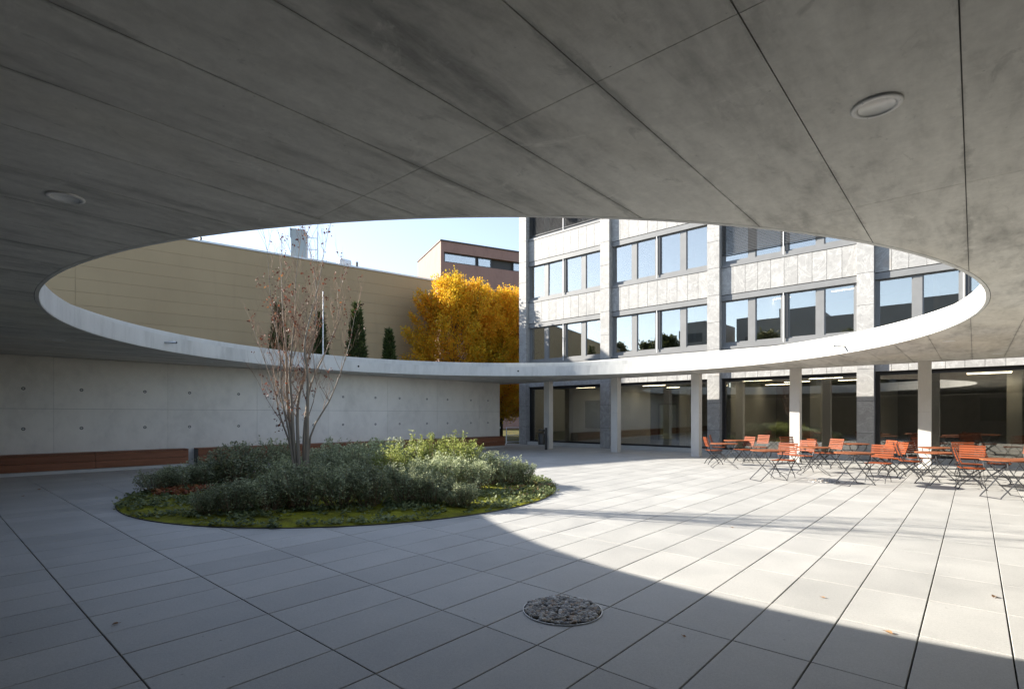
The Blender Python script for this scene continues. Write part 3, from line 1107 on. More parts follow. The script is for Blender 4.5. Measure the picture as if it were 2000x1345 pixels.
MB().box(-18.0, 26.0, 0.02, -13.63, 26.12, 3.19).build('partition', M['int_white'], office)
for (x0, y0) in ((-11.6, 26.5), (-5.4, 25.9), (0.9, 26.4)):
    MB().cbox(x0, y0, 0.02, x0 + 0.4, y0 + 0.4, 3.19, 0.003).build('inner_column', M['int_white'], office)
MB().box(-17.1, 25.96, 0.85, -14.9, 25.998, 2.45).build('picture', M['artwork'], office)
MB().box(0.2, 31.0, 1.35, 2.1, 31.08, 2.35).build('display_screen', M['screen'], office)
MB().box(3.0, 29.0, 0.02, 5.2, 29.8, 1.0).build('counter', M['int_dark'], office)
rng = random.Random(12)
for (x, y) in ((-16.2, 24.6), (-12.4, 25.2), (-10.2, 24.4), (-12.2, 27.6), (-9.8, 27.6), (-7.2, 24.6), (-6.0, 26.6), (-4.6, 24.8), (-3.9, 26.9), (-7.3, 28.4), (0.4, 25.4), (0.4, 25.9), (3.4, 26.8)):
    o = MB().box(x - 0.62, y - 0.07, 3.13, x + 0.62, y + 0.07, 3.19).build('office_lamp', M['trim'], office)
    MB().box(x - 0.6, y - 0.055, 3.118, x + 0.6, y + 0.055, 3.1298).build('diffuser', M['lamp'], o)
for (x, y, z) in ((-4.0, 25.5, 6.8), (-6.6, 25.5, 6.8), (-15.3, 25.2, 6.8), (0.1, 25.4, 6.8)):
    o = MB().box(x - 0.62, y - 0.1, z, x + 0.62, y + 0.1, z + 0.06).build('office_lamp', M['trim'], office)
    MB().box(x - 0.5, y - 0.05, z - 0.01, x + 0.5, y + 0.05, z - 0.001).build('diffuser', M['lamp'], o)
# outer shell: roof, end wall, rear wall strips
MB().box(-19.0, YF + 0.62, 14.9, 13.4, 34.0, 15.2).build('roof', M['far_grey'], office)
MB().box(-19.03, YF + 0.121, -0.1, -18.86, 33.7, 14.9).build('end_wall', M['stone'], office)
MB().box(-18.85, 33.52, 3.3, 13.2, 33.7, 14.9).build('rear_wall', M['stone'], office)
# globe lamp hanging at the third floor
gl = thing('facade_lamp', 'round pale lamp on a short arm in front of the closed blinds', 'lamp', (-16.27, YF - 0.28, 12.02))
MB().lathe([(0.001, -0.15), (0.08, -0.13), (0.14, -0.05), (0.15, 0.03), (0.11, 0.12), (0.03, 0.16), (0.001, 0.16)], 20).build('globe', M['lens'], gl, True)
MB().tube([(0, 0, 0.15), (0, 0.02, 0.24), (0, 0.30, 0.26)], 0.02, 8).build('arm', M['white_metal'], gl)

# ------------------------------------------------------------------ ochre hall behind the wall
S_ = 0.87
OP = Vector((-30.8 * S_, 26.2 * S_, 0))
od = Vector((-0.2215, -0.9752, 0)).normalized()       # runs away from the right-hand end
OZ = 1.6 + 10.17 * S_
# local x along +(-od) reversed so that the face looks towards +X
oz = math.atan2(-od.y, -od.x)
hall = thing('ochre_hall', 'long windowless ochre panel-clad hall with a pale metal roof edge', 'building', OP, oz)
# local: x from 0 (right end) to negative, y>0 is behind
OL = 42.0
MB().box(-OL, 0.05, -0.1, 0.0, 16.0, OZ - 0.02).build('hall_core', M['int_dark'], hall)
rows = [OZ, OZ - 0.78]
while rows[-1] > 0.7:
    rows.append(rows[-1] - 0.605)
rows.append(0.0)
xj = [0.0, -8.8, -18.35, -28.0, -OL]
for k in range(len(rows) - 1):
    for a, b in zip(xj[1:], xj[:-1]):
        MB().bbox(a + 0.004, 0.0, rows[k + 1] + 0.003, b - 0.004, 0.049, rows[k] - 0.003, 0.003).build('wall_panel', M['ochre'], hall)
MB().box(-OL, -0.06, OZ + 0.001, 0.06, 0.5, OZ + 0.10).build('roof_edge', M['coping'], hall)
MB().box(-OL, 0.501, OZ - 0.019, 0.06, 16.0, OZ + 0.02).build('roof', M['roof_gravel'], hall)
def on_hall(px, back=0.0):
    """point on the line of the roof edge (or behind it) seen at px"""
    d = ray(px, 800).xy
    n_ = Vector((od.y, -od.x)).normalized()
    q = OP.xy
    if back:
        nb = Vector((math.cos(oz + math.pi / 2), math.sin(oz + math.pi / 2)))
        q = q + nb * back
    t = q.dot(n_) / d.dot(n_)
    return d * t, t
def z_at(py, t):
    return CAM_H + (810.5 - py) / 1028.0 * t
# flue box with ladder rail
p, t = on_hall(585, 0.8)
zt = z_at(450, t)
wpx = t / 1028.0
fb = thing('roof_vent', 'tall grey sheet-metal vent box with a ladder frame on the ochre hall', 'vent', (p.x, p.y, OZ + 0.02), oz + R(-26))
hh = zt - OZ - 0.02
w = 27 * wpx
b_ = MB()
prof = [(-w / 2, 0), (w / 2, 0), (w / 2, hh - 0.14), (w / 2 - 0.06, hh - 0.03), (-w / 2 + 0.01, hh), (-w / 2, hh)]
b_.add([(q[0], -0.3, q[1]) for q in prof] + [(q[0], 0.3, q[1]) for q in prof],
       [tuple(range(6)), tuple(reversed(range(6, 12)))] + [(i, 6 + i, 6 + (i + 1) % 6, (i + 1) % 6) for i in range(6)])
b_.build('box', M['duct'], fb, fix=True)
MB().box(-w / 2 - 0.05, -0.34, hh * 0.72, -w / 2 - 0.002, 0.34, hh + 0.02).build('hood', M['duct'], fb)
lr = MB()
x1 = w / 2 + 20 * wpx
lr.tube([(x1, 0, 0), (x1, 0, hh * 1.0)], 0.02, 6)
for q in (0.05, 0.42, 0.78):
    lr.tube([(w / 2, 0, hh * q), (x1, 0, hh * q)], 0.018, 6)
lr.build('ladder_rail', M['steel'], fb)
MB().tube([(x1 + 0.03, 0, 0.0), (x1 + 0.03, 0, hh + 1.6)], [0.012, 0.006], 5).build('rod', M['steel'], fb)
p, t = on_hall(672, 1.0)
dsh = thing('roof_dish', 'small white round exhaust drum on the ochre hall roof', 'exhaust', (p.x, p.y, OZ + 0.02), oz)
rr = 0.36
MB().tube([(-0.35, 0, rr), (0.35, 0, rr * 0.95)], [rr, rr * 0.92], 20).build('drum', M['white_metal'], dsh, True)
MB().box(-0.3, -0.2, 0, 0.3, 0.2, 0.08).build('foot', M['steel'], dsh)
p, t = on_hall(697, 0.9)
pp_ = thing('roof_pipe', 'short dark vent pipe standing beside the white exhaust drum', 'pipe', (p.x, p.y, OZ + 0.02))
MB().tube([(0, 0, 0), (0, 0, 0.62)], 0.07, 10).build('pipe', M['bin'], pp_)
MB().lathe([(0.10, 0.0), (0.13, 0.03), (0.0001, 0.05)], 12, (0, 0, 0.05)).build('collar', M['steel'], pp_)
p, t = on_hall(391, 0.7)
an = thing('roof_antenna', 'small dark roof antenna on the ochre hall beyond the vent box', 'antenna', (p.x, p.y, OZ + 0.02))
MB().tube([(0, 0, 0), (0, 0, 0.5)], 0.025, 6).build('mast', M['bin'], an)
MB().box(-0.12, -0.05, 0.28, 0.12, 0.05, 0.42).build('head', M['bin'], an)

# ------------------------------------------------------------------ red-brown block in the distance
D_ = 62.0
c0 = at_depth(861, D_)
rz_ = CAM_H + (810.5 - 470) / 1028.0 * D_
ang = math.atan2(math.cos(R(22.6)), math.sin(R(22.6)))
red = thing('red_block', 'distant red-brown block with a long strip of dark windows under a flat roof', 'building', c0, ang)
# local x along the long face, face at y=0 looks towards -y (to the camera)
Ll, Lw = 26.0, 9.7
MB().box(0, 0.10, -0.1, Ll, Lw, rz_ - 5.4).build('lower_wall', M['red_wall'], red)
wz0, wz1 = rz_ - 2.42, rz_ - 1.22
MB().box(0, 0.0, rz_ - 5.4, Ll, Lw, wz0).build('wall', M['red_wall'], red)
MB().box(0, 0.001, wz1, Ll, Lw, rz_).build('wall', M['red_wall'], red)
MB().box(0, 0.35, wz0, 0.42, Lw, wz1).build('wall', M['red_wall'], red)
MB().box(0.0, 0.0, wz0 + 0.002, 0.4, 0.349, wz1 - 0.002).build('wall', M['red_wall'], red)
MB().box(0.43, 0.5, wz0, Ll, Lw, wz1).build('recess', M['int_dark'], red)
MB().box(-0.1, -0.1, rz_ + 0.001, Ll, Lw + 0.1, rz_ + 0.14).build('roof_edge', M['bin'], red)
xs = [(0.5, 4.6), (4.8, 6.6), (9.6, 11.3), (11.75, 13.4), (13.85, 15.5), (15.95, 17.5), (18.0, 19.6), (20.1, 21.7)]
for a, b in xs:
    f_ = MB()
    for q in ((a, a + 0.1, wz0 + 0.05, wz1 - 0.05), (b - 0.1, b, wz0 + 0.05, wz1 - 0.05), (a + 0.1001, b - 0.1001, wz0 + 0.05, wz0 + 0.15), (a + 0.1001, b - 0.1001, wz1 - 0.15, wz1 - 0.05)):
        f_.box(q[0], 0.25, q[2], q[1], 0.36, q[3])
    o = f_.build('window', M['alu_dark'], red)
    MB().box(a + 0.09, 0.31, wz0 + 0.14, b - 0.09, 0.32, wz1 - 0.14).build('pane', M['glass_up'], o)
MB().box(-0.25, Lw - 1.6, rz_ - 4.6, -0.02, Lw + 0.1, rz_ - 3.2).build('louvre', M['alu_dark'], red)

# ------------------------------------------------------------------ what the windows mirror: houses and trees across the street
blk = thing('grey_block', 'long dull grey block across the street mirrored in the upper windows', 'building', (-31.0, -46.0, 0))
MB().box(0, -12, -0.1, 44, 0, 17.2).build('wall', M['far_grey'], blk)
MB().box(6, -10, 17.2, 13, -2, 19.0).build('roof_house', M['far_grey'], blk)
for z in (2.2, 5.6, 9.0, 12.4):
    for k in range(14):
        MB().box(1.4 + k * 3.05, 0.001, z, 3.6 + k * 3.05, 0.03, z + 1.6).build('window', M['screen'], blk)
blk2 = thing('dark_tower', 'plain dark block mirrored in the corner of one window', 'building', (-39.0, -44.0, 0))
MB().box(0, -10, -0.1, 5, 0, 17.0).build('wall', M['far_grey'], blk2)
for z in (3, 6.5, 10, 13.5):
    MB().box(0.6, 0.001, z, 4.4, 0.03, z + 1.5).build('window', M['screen'], blk2)

# ------------------------------------------------------------------ planter bed
def disc(c, r, z0, h, n_r, n_a, amp, seed, seg_noise=3.0):
    rg = np.random.RandomState(seed)
    ph = rg.uniform(0, 6.28, (12, 2))
    kk = rg.uniform(0.6, seg_noise, (12, 2))
    mb = MB()
    vs, fs = [], []
    def hz(x, y, q):
        s = sum(math.sin(kk[i][0] * x + ph[i][0]) * math.sin(kk[i][1] * y + ph[i][1]) for i in range(12)) / 12
        return z0 + h * (1 - q ** 4) + amp * s * (1 - q ** 6)
    vs.append((c.x, c.y, hz(c.x, c.y, 0)))
    for i in range(1, n_r + 1):
        q = i / n_r
        for k in range(n_a):
            a = 2 * math.pi * k / n_a
            x, y = c.x + r * q * math.cos(a), c.y + r * q * math.sin(a)
            vs.append((x, y, hz(x, y, q)))
    for k in range(n_a):
        fs.append((0, 1 + k, 1 + (k + 1) % n_a))
    for i in range(1, n_r):
        for k in range(n_a):
            a = 1 + (i - 1) * n_a + k
            b = 1 + (i - 1) * n_a + (k + 1) % n_a
            fs.append((a, a + n_a, b + n_a, b))
    return mb.add(vs, fs), hz
bed, bed_h = disc(PC, PR, 0.012, 0.07, 40, 120, 0.09, 3, 2.6)
tag(bed.build('planter_bed', M['moss'], smooth=True), kind='structure')
def bed_z(x, y):
    q = min(1.0, math.hypot(x - PC.x, y - PC.y) / PR)
    return bed_h(x, y, q)
def flat_ring(c, r0, r1, z0, z1, n=120):
    mb = MB()
    vs, fs = [], []
    for k in range(n):
        a = 2 * math.pi * k / n
        dx, dy = math.cos(a), math.sin(a)
        vs += [(c.x + r0 * dx, c.y + r0 * dy, z0), (c.x + r1 * dx, c.y + r1 * dy, z0), (c.x + r1 * dx, c.y + r1 * dy, z1), (c.x + r0 * dx, c.y + r0 * dy, z1)]
    for k in range(n):
        a, b = 4 * k, 4 * ((k + 1) % n)
        fs += [(a, a + 1, b + 1, b), (a + 1, a + 2, b + 2, b + 1), (a + 2, a + 3, b + 3, b + 2), (a + 3, a, b, b + 3)]
    return mb.add(vs, fs)
tag(flat_ring(PC, PR + 0.001, PR + 0.009, 0.002, 0.016).build('planter_edge', M['bin'], fix=True), 'thin dark steel edging round the planted circle', 'edging')

# shrubs -----------------------------------------------------------
def make_shrub(seed, n_leaf, mat, spiky):
    rg = np.random.RandomState(seed)
    # stems: curved, from the base outwards; unit size: radius 0.5, height 1
    ns = 70
    stems = MB()
    P, D = [], []
    for k in range(ns):
        a = rg.uniform(0, 2 * math.pi)
        rr = 0.5 * math.sqrt(rg.uniform(0.0, 1.0))
        top = np.array([rr * math.cos(a), rr * math.sin(a), (0.62 + 0.38 * math.sqrt(max(0, 1 - (rr / 0.52) ** 2))) * rg.uniform(0.68, 1.0)])
        if spiky and rg.rand() < 0.35:
            top[2] *= rg.uniform(1.05, 1.28)
        base = np.array([rr * 0.35 * math.cos(a), rr * 0.35 * math.sin(a), 0.0])
        mid = base * 0.5 + top * 0.5 + np.array([rg.normal(0, 0.03), rg.normal(0, 0.03), -0.02])
        pts = []
        for q in np.linspace(0, 1, 7):
            pts.append((1 - q) ** 2 * base + 2 * q * (1 - q) * mid + q * q * top)
        if k < 34:
            stems.tube([tuple(p) for p in pts[:6]], [0.010, 0.009, 0.008, 0.006, 0.005, 0.004], 4, False)
        m_ = n_leaf // ns
        qs = 0.22 + 0.78 * rg.uniform(0, 1, m_) ** 0.7
        for q in qs:
            c = (1 - q) ** 2 * base + 2 * q * (1 - q) * mid + q * q * top
            sp = 0.075 * (1.15 - q * 0.85)
            P.append(c + rg.normal(0, sp, 3) * np.array([1, 1, 0.8]))
            d = rg.normal(0, 1, 3)
            d[2] += 0.55
            D.append(d)
    P = np.array(P)
    D = unit(np.array(D))
    N = unit(np.cross(D, rg.normal(0, 1, D.shape)))
    L = rg.uniform(0.030, 0.056, len(P))
    keep = P[:, 2] > 0.03
    me = leaf_mesh('foliage', P[keep], D[keep], N[keep], L[keep], L[keep] * 0.62, mat)
    return stems.mesh('stems', M['twig']), me
variants = [make_shrub(11 + k, 4000, M['shrub'], k % 2 == 0) for k in range(4)]
lit_var = [make_shrub(31 + k, 4000, M['shrub_lit'], True) for k in range(2)]
shrubs = [  # px, ground px row, top row, width px, sunlit leaf colour
    (305, 962, 912, 80, 0), (352, 957, 900, 92, 0), (408, 952, 890, 100, 0), (470, 950, 852, 122, 0), (545, 946, 850, 92, 0),
    (612, 942, 872, 84, 0), (655, 944, 852, 120, 0), (722, 944, 846, 120, 0), (785, 942, 850, 110, 0), (842, 944, 846, 108, 1), (900, 946, 850, 104, 1),
    (948, 950, 872, 92, 0), (990, 949, 888, 80, 0), (1024, 947, 894, 56, 0), (870, 962, 878, 96, 0), (930, 962, 890, 80, 0),
    (408, 1008, 948, 70, 0), (455, 1005, 925, 96, 0), (520, 1002, 920, 112, 0), (590, 998, 888, 122, 0), (662, 994, 895, 118, 0),
    (725, 992, 890, 116, 0), (792, 990, 900, 104, 0), (845, 990, 915, 92, 0), (900, 992, 934, 92, 0),
    (640, 968, 868, 100, 0), (700, 966, 862, 104, 0), (770, 966, 866, 100, 1), (560, 972, 880, 84, 0), (826, 968, 884, 90, 0)]
rg = random.Random(8)
for k, (px, gy, ty, wpx_, br) in enumerate(shrubs):
    p = on_z(px, gy)
    v2 = p - PC
    if v2.length > PR - 0.32:
        v2 = v2.normalized() * (PR - 0.32)
        p = PC + v2
    dep = -SY * p.x + CY * p.y
    h = CAM_H - (ty - 810.5) / 1028.0 * dep
    h = max(0.4, min(1.35, h - bed_z(p.x, p.y))) * 0.97
    w = wpx_ / 1028.0 * dep * 1.02
    look = 'shrub with long shoots and sunlight painted into its yellow-green leaves' if br else ('tall grey-green shrub' if h > 0.9 else 'low grey-green shrub')
    dt = (p.xy - at_depth(590, 10.0).xy).length
    dr = (p.xy - on_z(355, 965).xy).length
    if dt < 1.0:
        where = 'close beside the many-stemmed young tree'
    elif dr < 1.3:
        where = 'beside the patch of red leaves in the round bed'
    elif p.x < PC.x - 2.2 and p.y < PC.y + 0.8:
        where = 'at the bed rim nearest the long bench'
    elif p.y > PC.y + 2.2 and p.x > PC.x - 1.0:
        where = 'at the bed rim turned to the glazed office front'
    elif p.y > PC.y + 1.6:
        where = 'at the bed rim turned to the concrete wall end'
    elif p.x > PC.x + 1.6 and p.y < PC.y:
        where = 'by the mossy rim turned to the dark pebble drain'
    elif p.x > PC.x + 1.6:
        where = 'by the mossy rim turned to the tables'
    else:
        where = 'in the middle of the round bed'
    lb = look + ' ' + where
    t = thing('shrub', lb, 'shrub', (p.x, p.y, bed_z(p.x, p.y) - 0.01), rg.uniform(0, 6.28), 'shrubs in the round bed')
    t.scale = (w, w, h)
    st, fo = lit_var[k % 2] if br else variants[k % 4]
    link('stems', st, t)
    link('foliage', fo, t)

# ivy-like ground cover: low leaf clumps, nobody could count them
def cover(name, n, seed, mat, label, reg, size):
    r_ = np.random.RandomState(seed)
    P, D = [], []
    while len(P) < n:
        a, q = r_.uniform(0, 2 * math.pi), math.sqrt(r_.uniform(0, 1))
        x, y = PC.x + PR * q * math.cos(a), PC.y + PR * q * math.sin(a)
        if not reg(x, y, q, r_):
            continue
        m_ = r_.randint(5, 12)
        hh = r_.uniform(0.02, 0.09)
        for _ in range(m_):
            P.append((x + r_.normal(0, 0.045), y + r_.normal(0, 0.045), bed_z(x, y) + r_.uniform(0.2, 1.0) * hh))
            D.append((r_.normal(), r_.normal(), r_.uniform(-0.1, 0.7)))
    P = np.array(P)
    D = unit(np.array(D))
    N = unit(np.cross(D, np.array([0, 0, 1.0]) + r_.normal(0, 0.35, D.shape)))
    L = r_.uniform(size * 0.6, size * 1.3, len(P))
    o = link(name, leaf_mesh(name, P, D, N, L, L * 0.85, mat, 0.12))
    return tag(o, label, 'plants', kind='stuff')
def patch(x, y):
    return math.sin(1.9 * x + 0.7) * math.sin(1.6 * y + 1.1) + 0.6 * math.sin(3.7 * x - 2.9 * y)
def reg_rim(x, y, q, r_):
    return q < 0.995 and (patch(x, y) > -0.35 or r_.rand() < 0.15) and (q > 0.55 or r_.rand() < 0.35)
cover('ground_cover', 24000, 4, M['ground_cover'], 'low leafy ground cover creeping over the moss of the round bed', reg_rim, 0.062)
rp = on_z(355, 965)
def reg_red(x, y, q, r_):
    return math.hypot((x - rp.x) / 1.0, (y - rp.y) / 0.7) < 0.55 + 0.25 * r_.rand() and q < 0.97
cover('red_cover', 1300, 9, M['red_cover'], 'patch of low red autumn leaves in the round bed', reg_red, 0.075)
# dry leaves lying at the sunny tip of the bed
tp = on_z(1065, 958)
def reg_tip(x, y, q, r_):
    return math.hypot(x - tp.x, y - tp.y) < 1.3 * r_.rand() + 0.2 and q < 0.99
cover('dry_leaf_litter', 420, 10, M['dead_leaf'], 'dry leaves scattered over the sunny tip of the round bed', reg_tip, 0.05)

# ------------------------------------------------------------------ many-stemmed young tree with red leaves
TB = at_depth(590, 10.0)
tree = thing('young_tree', 'many-stemmed young tree with bare twigs and a few red leaves', 'tree', (TB.x, TB.y, bed_z(TB.x, TB.y) - 0.02), YAW)
# local x = picture right, local y = away from the camera; 1 px of the photograph is 10/1028 m here
K = 10.0 / 1028.0
def tpt(px, py, dy=0.0):
    return Vector(((px - 590) * K, dy, (975 - py) * K))
stem_def = [  # pixel paths of the main stems (photo pixels) with a depth offset at the tip
    [(577, 975), (572, 880), (560, 820), (553, 760), (550, 690), (540, 620), (532, 560), (524, 500), (520, 448)], 
    [(585, 975), (575, 880), (574, 800), (572, 740), (578, 690), (586, 620), (590, 560), (602, 500), (612, 470)],
    [(590, 975), (583, 880), (580, 800), (590, 740), (604, 680), (612, 600), (605, 520), (590, 470), (584, 455)],
    [(597, 975), (600, 880), (603, 800), (607, 740), (606, 690), (620, 640), (640, 580), (655, 520), (668, 478)],
    [(583, 975), (566, 880), (545, 820), (530, 760), (505, 700), (486, 660), (470, 625)],
    [(601, 975), (606, 860), (640, 790), (660, 730), (674, 670), (682, 610), (689, 590)],
    [(580, 975), (568, 860), (556, 780), (560, 700), (552, 600), (556, 520), (555, 478)],
    [(594, 975), (590, 860), (600, 760), (626, 690), (645, 620), (636, 560), (650, 500)]]
rt = random.Random(21)
nr = np.random.RandomState(21)
offs = [0.65, -0.5, 0.3, -0.75, 0.35, 0.5, -0.9, 0.9]
twigs = MB()
lp, ld = [], []
def smooth_path(pts, sub=3):
    out = []
    for i in range(len(pts) - 1):
        p0 = pts[max(0, i - 1)]
        p1, p2 = pts[i], pts[i + 1]
        p3 = pts[min(len(pts) - 1, i + 2)]
        for s_ in range(sub):
            t_ = s_ / sub
            out.append(0.5 * ((2 * p1) + (p2 - p0) * t_ + (2 * p0 - 5 * p1 + 4 * p2 - p3) * t_ * t_ + (3 * p1 - p0 - 3 * p2 + p3) * t_ ** 3))
    out.append(pts[-1])
    return out
def leaves_at(p, n, spread):
    for _ in range(n):
        lp.append((p.x + nr.normal(0, spread), p.y + nr.normal(0, spread), p.z + nr.normal(0, spread)))
        ld.append((nr.normal(), nr.normal(), nr.normal() - 0.7))
def twig(p, d, L, r0, depth):
    n_ = 6
    pts = [p.copy()]
    q = p.copy()
    dd = d.copy()
    for i in range(n_):
        dd = (dd + Vector((rt.gauss(0, 0.10), rt.gauss(0, 0.10), 0.10))).normalized()
        q = q + dd * (L / n_)
        pts.append(q.copy())
    twigs.tube(pts, [r0 * (1 - 0.75 * i / n_) for i in range(n_ + 1)], 4, False)
    if depth > 0:
        for i in (2, 3, 4, 5):
            if rt.random() < 0.68:
                side = Vector((rt.gauss(0, 1), rt.gauss(0, 1), 0.35)).normalized()
                twig(pts[i], (dd * 0.8 + side * 0.6).normalized(), L * rt.uniform(0.35, 0.7), r0 * 0.55, depth - 1)
    if rt.random() < 0.13:
        leaves_at(pts[-1], rt.randint(1, 4), 0.022)
    if rt.random() < 0.06:
        leaves_at(pts[rt.randint(1, 5)], rt.randint(1, 3), 0.02)
for k, path in enumerate(stem_def):
    m_ = len(path) - 1
    pts = [tpt(x, y, offs[k] * (i / m_) ** 1.5 + 0.03 * math.sin(k * 2 + i)) for i, (x, y) in enumerate(path)]
    sm = smooth_path(pts)
    r0 = (0.044, 0.036, 0.038, 0.042, 0.022, 0.023, 0.024, 0.028)[k]
    nn = len(sm) - 1
    rad = [max(0.0035, r0 * (1 - i / nn) ** 1.15) for i in range(nn + 1)]
    st = MB().tube(sm, rad, 8).build('stem', M['bark'], tree, True)
    for i in range(5, nn):
        z = i / nn
        for _rep in range(2 if rt.random() < 0.45 else 1):
            side = Vector((rt.gauss(0, 1), rt.gauss(0, 0.8), 0)).normalized()
            d = (Vector((0, 0, 1)) + side * rt.uniform(0.28, 0.62)).normalized()
            twig(sm[i], d, rt.uniform(0.5, 1.35) * (1.1 - 0.6 * z), max(0.0035, min(0.009, rad[i] * 0.45)), 2 if z < 0.7 else 1)
        if z > 0.2 and rt.random() < 0.35:
            leaves_at(sm[i], rt.randint(1, 4), 0.04)
    leaves_at(sm[-1], 6, 0.025)
# leafier low sprays
for (px, py) in ((540, 810), (535, 780), (552, 830), (585, 770), (582, 800), (530, 770), (545, 845), (590, 820), (522, 760), (615, 770), (508, 670), (515, 560), (527, 600), (540, 540)):
    leaves_at(tpt(px, py, nr.normal(0, 0.1)), 11, 0.055)
twigs.build('twigs', M['twig'], tree)
P = np.array(lp)
D = unit(np.array(ld))
N = unit(np.cross(D, nr.normal(0, 1, D.shape)))
L = nr.uniform(0.032, 0.062, len(P))
tag(link('leaves', leaf_mesh('leaves', P, D, N, L, L * 0.6, M['red_leaf'], 0.3), tree), kind='stuff')

# ------------------------------------------------------------------ autumn hornbeams, conifers, other trees
def hornbeam(loc, H, RW, seed, label, n_leaf, z_low, mat, lsize=(0.07, 0.13), group=None, name='hornbeam_tree'):
    r_ = np.random.RandomState(seed)
    t = thing(name, label, 'tree', loc, r_.uniform(0, 6.28), group)
    tr = MB()
    tr.tube([(0, 0, -0.05), (0.03, 0.02, H * 0.25), (-0.04, 0.05, H * 0.55), (0, 0, H * 0.9)], [0.17, 0.14, 0.08, 0.015], 8)
    tr.build('trunk', M['bark_dark'], t, True)
    limbs = MB()
    P, D = [], []
    nl = 120
    per = n_leaf // nl
    for k in range(nl):
        f = (k + r_.rand()) / nl
        z0 = z_low + (H * 0.9 - z_low) * f * 0.92
        a = k * 2.399 + r_.normal(0, 0.25)
        prof = math.sin(math.pi * min(1.0, 0.18 + 0.82 * f) ** 0.85) ** 0.62
        reach = RW * max(0.22, prof) * r_.uniform(0.72, 1.08)
        rise = reach * (0.35 + 1.3 * f) * r_.uniform(0.7, 1.1)
        b = np.array([0, 0, z0])
        e = np.array([reach * math.cos(a), reach * math.sin(a), min(H * 1.03, z0 + rise)])
        c = (b + e) / 2 + np.array([0, 0, -0.14 * reach])
        pts = [(1 - q) ** 2 * b + 2 * q * (1 - q) * c + q * q * e for q in np.linspace(0, 1, 6)]
        limbs.tube([tuple(p) for p in pts], [0.035, 0.028, 0.02, 0.014, 0.009, 0.004], 4, False)
        qs = 0.30 + 0.70 * r_.uniform(0, 1, per) ** 0.75
        pos = ((1 - qs) ** 2)[:, None] * b + (2 * qs * (1 - qs))[:, None] * c + (qs ** 2)[:, None] * e
        side = np.array([-math.sin(a), math.cos(a), 0])
        wid = 0.42 * (1.0 - 0.55 * qs)
        pos = pos + side * (r_.normal(0, 1, per) * wid)[:, None] + np.array([0, 0, 1.0]) * (r_.normal(0, 0.16, per))[:, None] + r_.normal(0, 0.08, (per, 3))
        P.append(pos)
        d = (e - b) / np.linalg.norm(e - b) + r_.normal(0, 0.65, (per, 3))
        d[:, 2] -= 0.25
        D.append(d)
    limbs.build('limbs', M['bark_dark'], t)
    P = np.concatenate(P)
    D = unit(np.concatenate(D))
    N = unit(np.cross(D, np.array([0, 0, 1.0]) + r_.normal(0, 0.5, D.shape)))
    L = r_.uniform(lsize[0], lsize[1], len(P))
    link('crown', leaf_mesh('crown', P, D, N, L, L * 0.62, mat), t)
    return t
h1 = at_depth(890, 32.5)
h2 = at_depth(980, 33.5)
h3 = at_depth(1040, 38.0)
hornbeam((h1.x, h1.y, -0.1), 10.5, 3.35, 5, 'dense yellow autumn hornbeam against the ochre hall', 70000, 0.7, M['hornbeam'], (0.09, 0.17))
hornbeam((h2.x - 0.3, h2.y + 0.2, -0.1), 10.4, 2.75, 6, 'orange-yellow autumn hornbeam beside the corner of the stone office building', 60000, 1.4, M['hornbeam'], (0.09, 0.17))
hornbeam((h3.x, h3.y, -0.1), 12.0, 2.6, 7, 'taller yellow-green hornbeam rising behind the orange one', 30000, 2.0, M['hornbeam'], (0.1, 0.19))

def conifer(loc, H, RW, seed, label):
    r_ = np.random.RandomState(seed)
    t = thing('conifer', label, 'tree', loc, r_.uniform(0, 6.28), 'small conifers behind the concrete wall')
    MB().tube([(0, 0, -0.05), (0, 0, H * 0.97)], [0.06, 0.006], 6).build('trunk', M['bark_dark'], t)
    P, D = [], []
    n_ = 10000
    a0 = r_.uniform(0, 6)
    lay = r_.uniform(0, 1, n_)
    z = 0.12 + (H - 0.12) * (1 - (1 - lay * 0.995) ** 0.62)
    tier = 0.9 + 0.1 * np.sin(z * 9.0 + a0 + r_.normal(0, 0.5, n_))
    rad = RW * (0.04 + 0.96 * (1 - z / H)) * tier * np.sqrt(r_.uniform(0.25, 1.05, n_))
    a = r_.uniform(0, 6.283, n_)
    P = np.stack([rad * np.cos(a), rad * np.sin(a), z - 0.18 * rad], 1)
    D = np.stack([np.cos(a), np.sin(a), np.full(n_, 0.9)], 1) + r_.normal(0, 0.4, (n_, 3))
    D = unit(D)
    N = unit(np.cross(D, r_.normal(0, 1, D.shape)))
    L = r_.uniform(0.13, 0.26, n_)
    link('crown', leaf_mesh('crown', P, D, N, L, L * 0.32, M['conifer']), t)
for px, t_, ty, rw, lb in ((545, 22.5, 596, 0.95, 'slim dark conifer behind the twigs of the young tree'), (625, 23.0, 612, 0.75, 'slim dark conifer beside the white pole'),
                           (697, 23.5, 592, 0.95, 'tall pointed conifer standing free against the ochre hall'), (760, 24.5, 646, 0.72, 'smallest pointed conifer near the yellow hornbeam')):
    p = at_depth(px, t_)
    conifer((p.x, p.y, -0.1), CAM_H + (810.5 - ty) / 1028.0 * t_ + 0.35, rw * 1.12, int(px), lb)
p = at_depth(631, 22.0)
ml = thing('light_pole', 'thin white pole behind the concrete wall', 'pole', (p.x, p.y, -0.1))
MB().tube([(0, 0, 0), (0, 0, CAM_H + 0.1 + (810.5 - 568) / 1028.0 * 22.0)], [0.04, 0.022], 8).build('shaft', M['white_metal'], ml)
MB().lathe([(0.09, 0), (0.09, 0.06), (0.045, 0.09)], 12).build('base', M['steel'], ml)

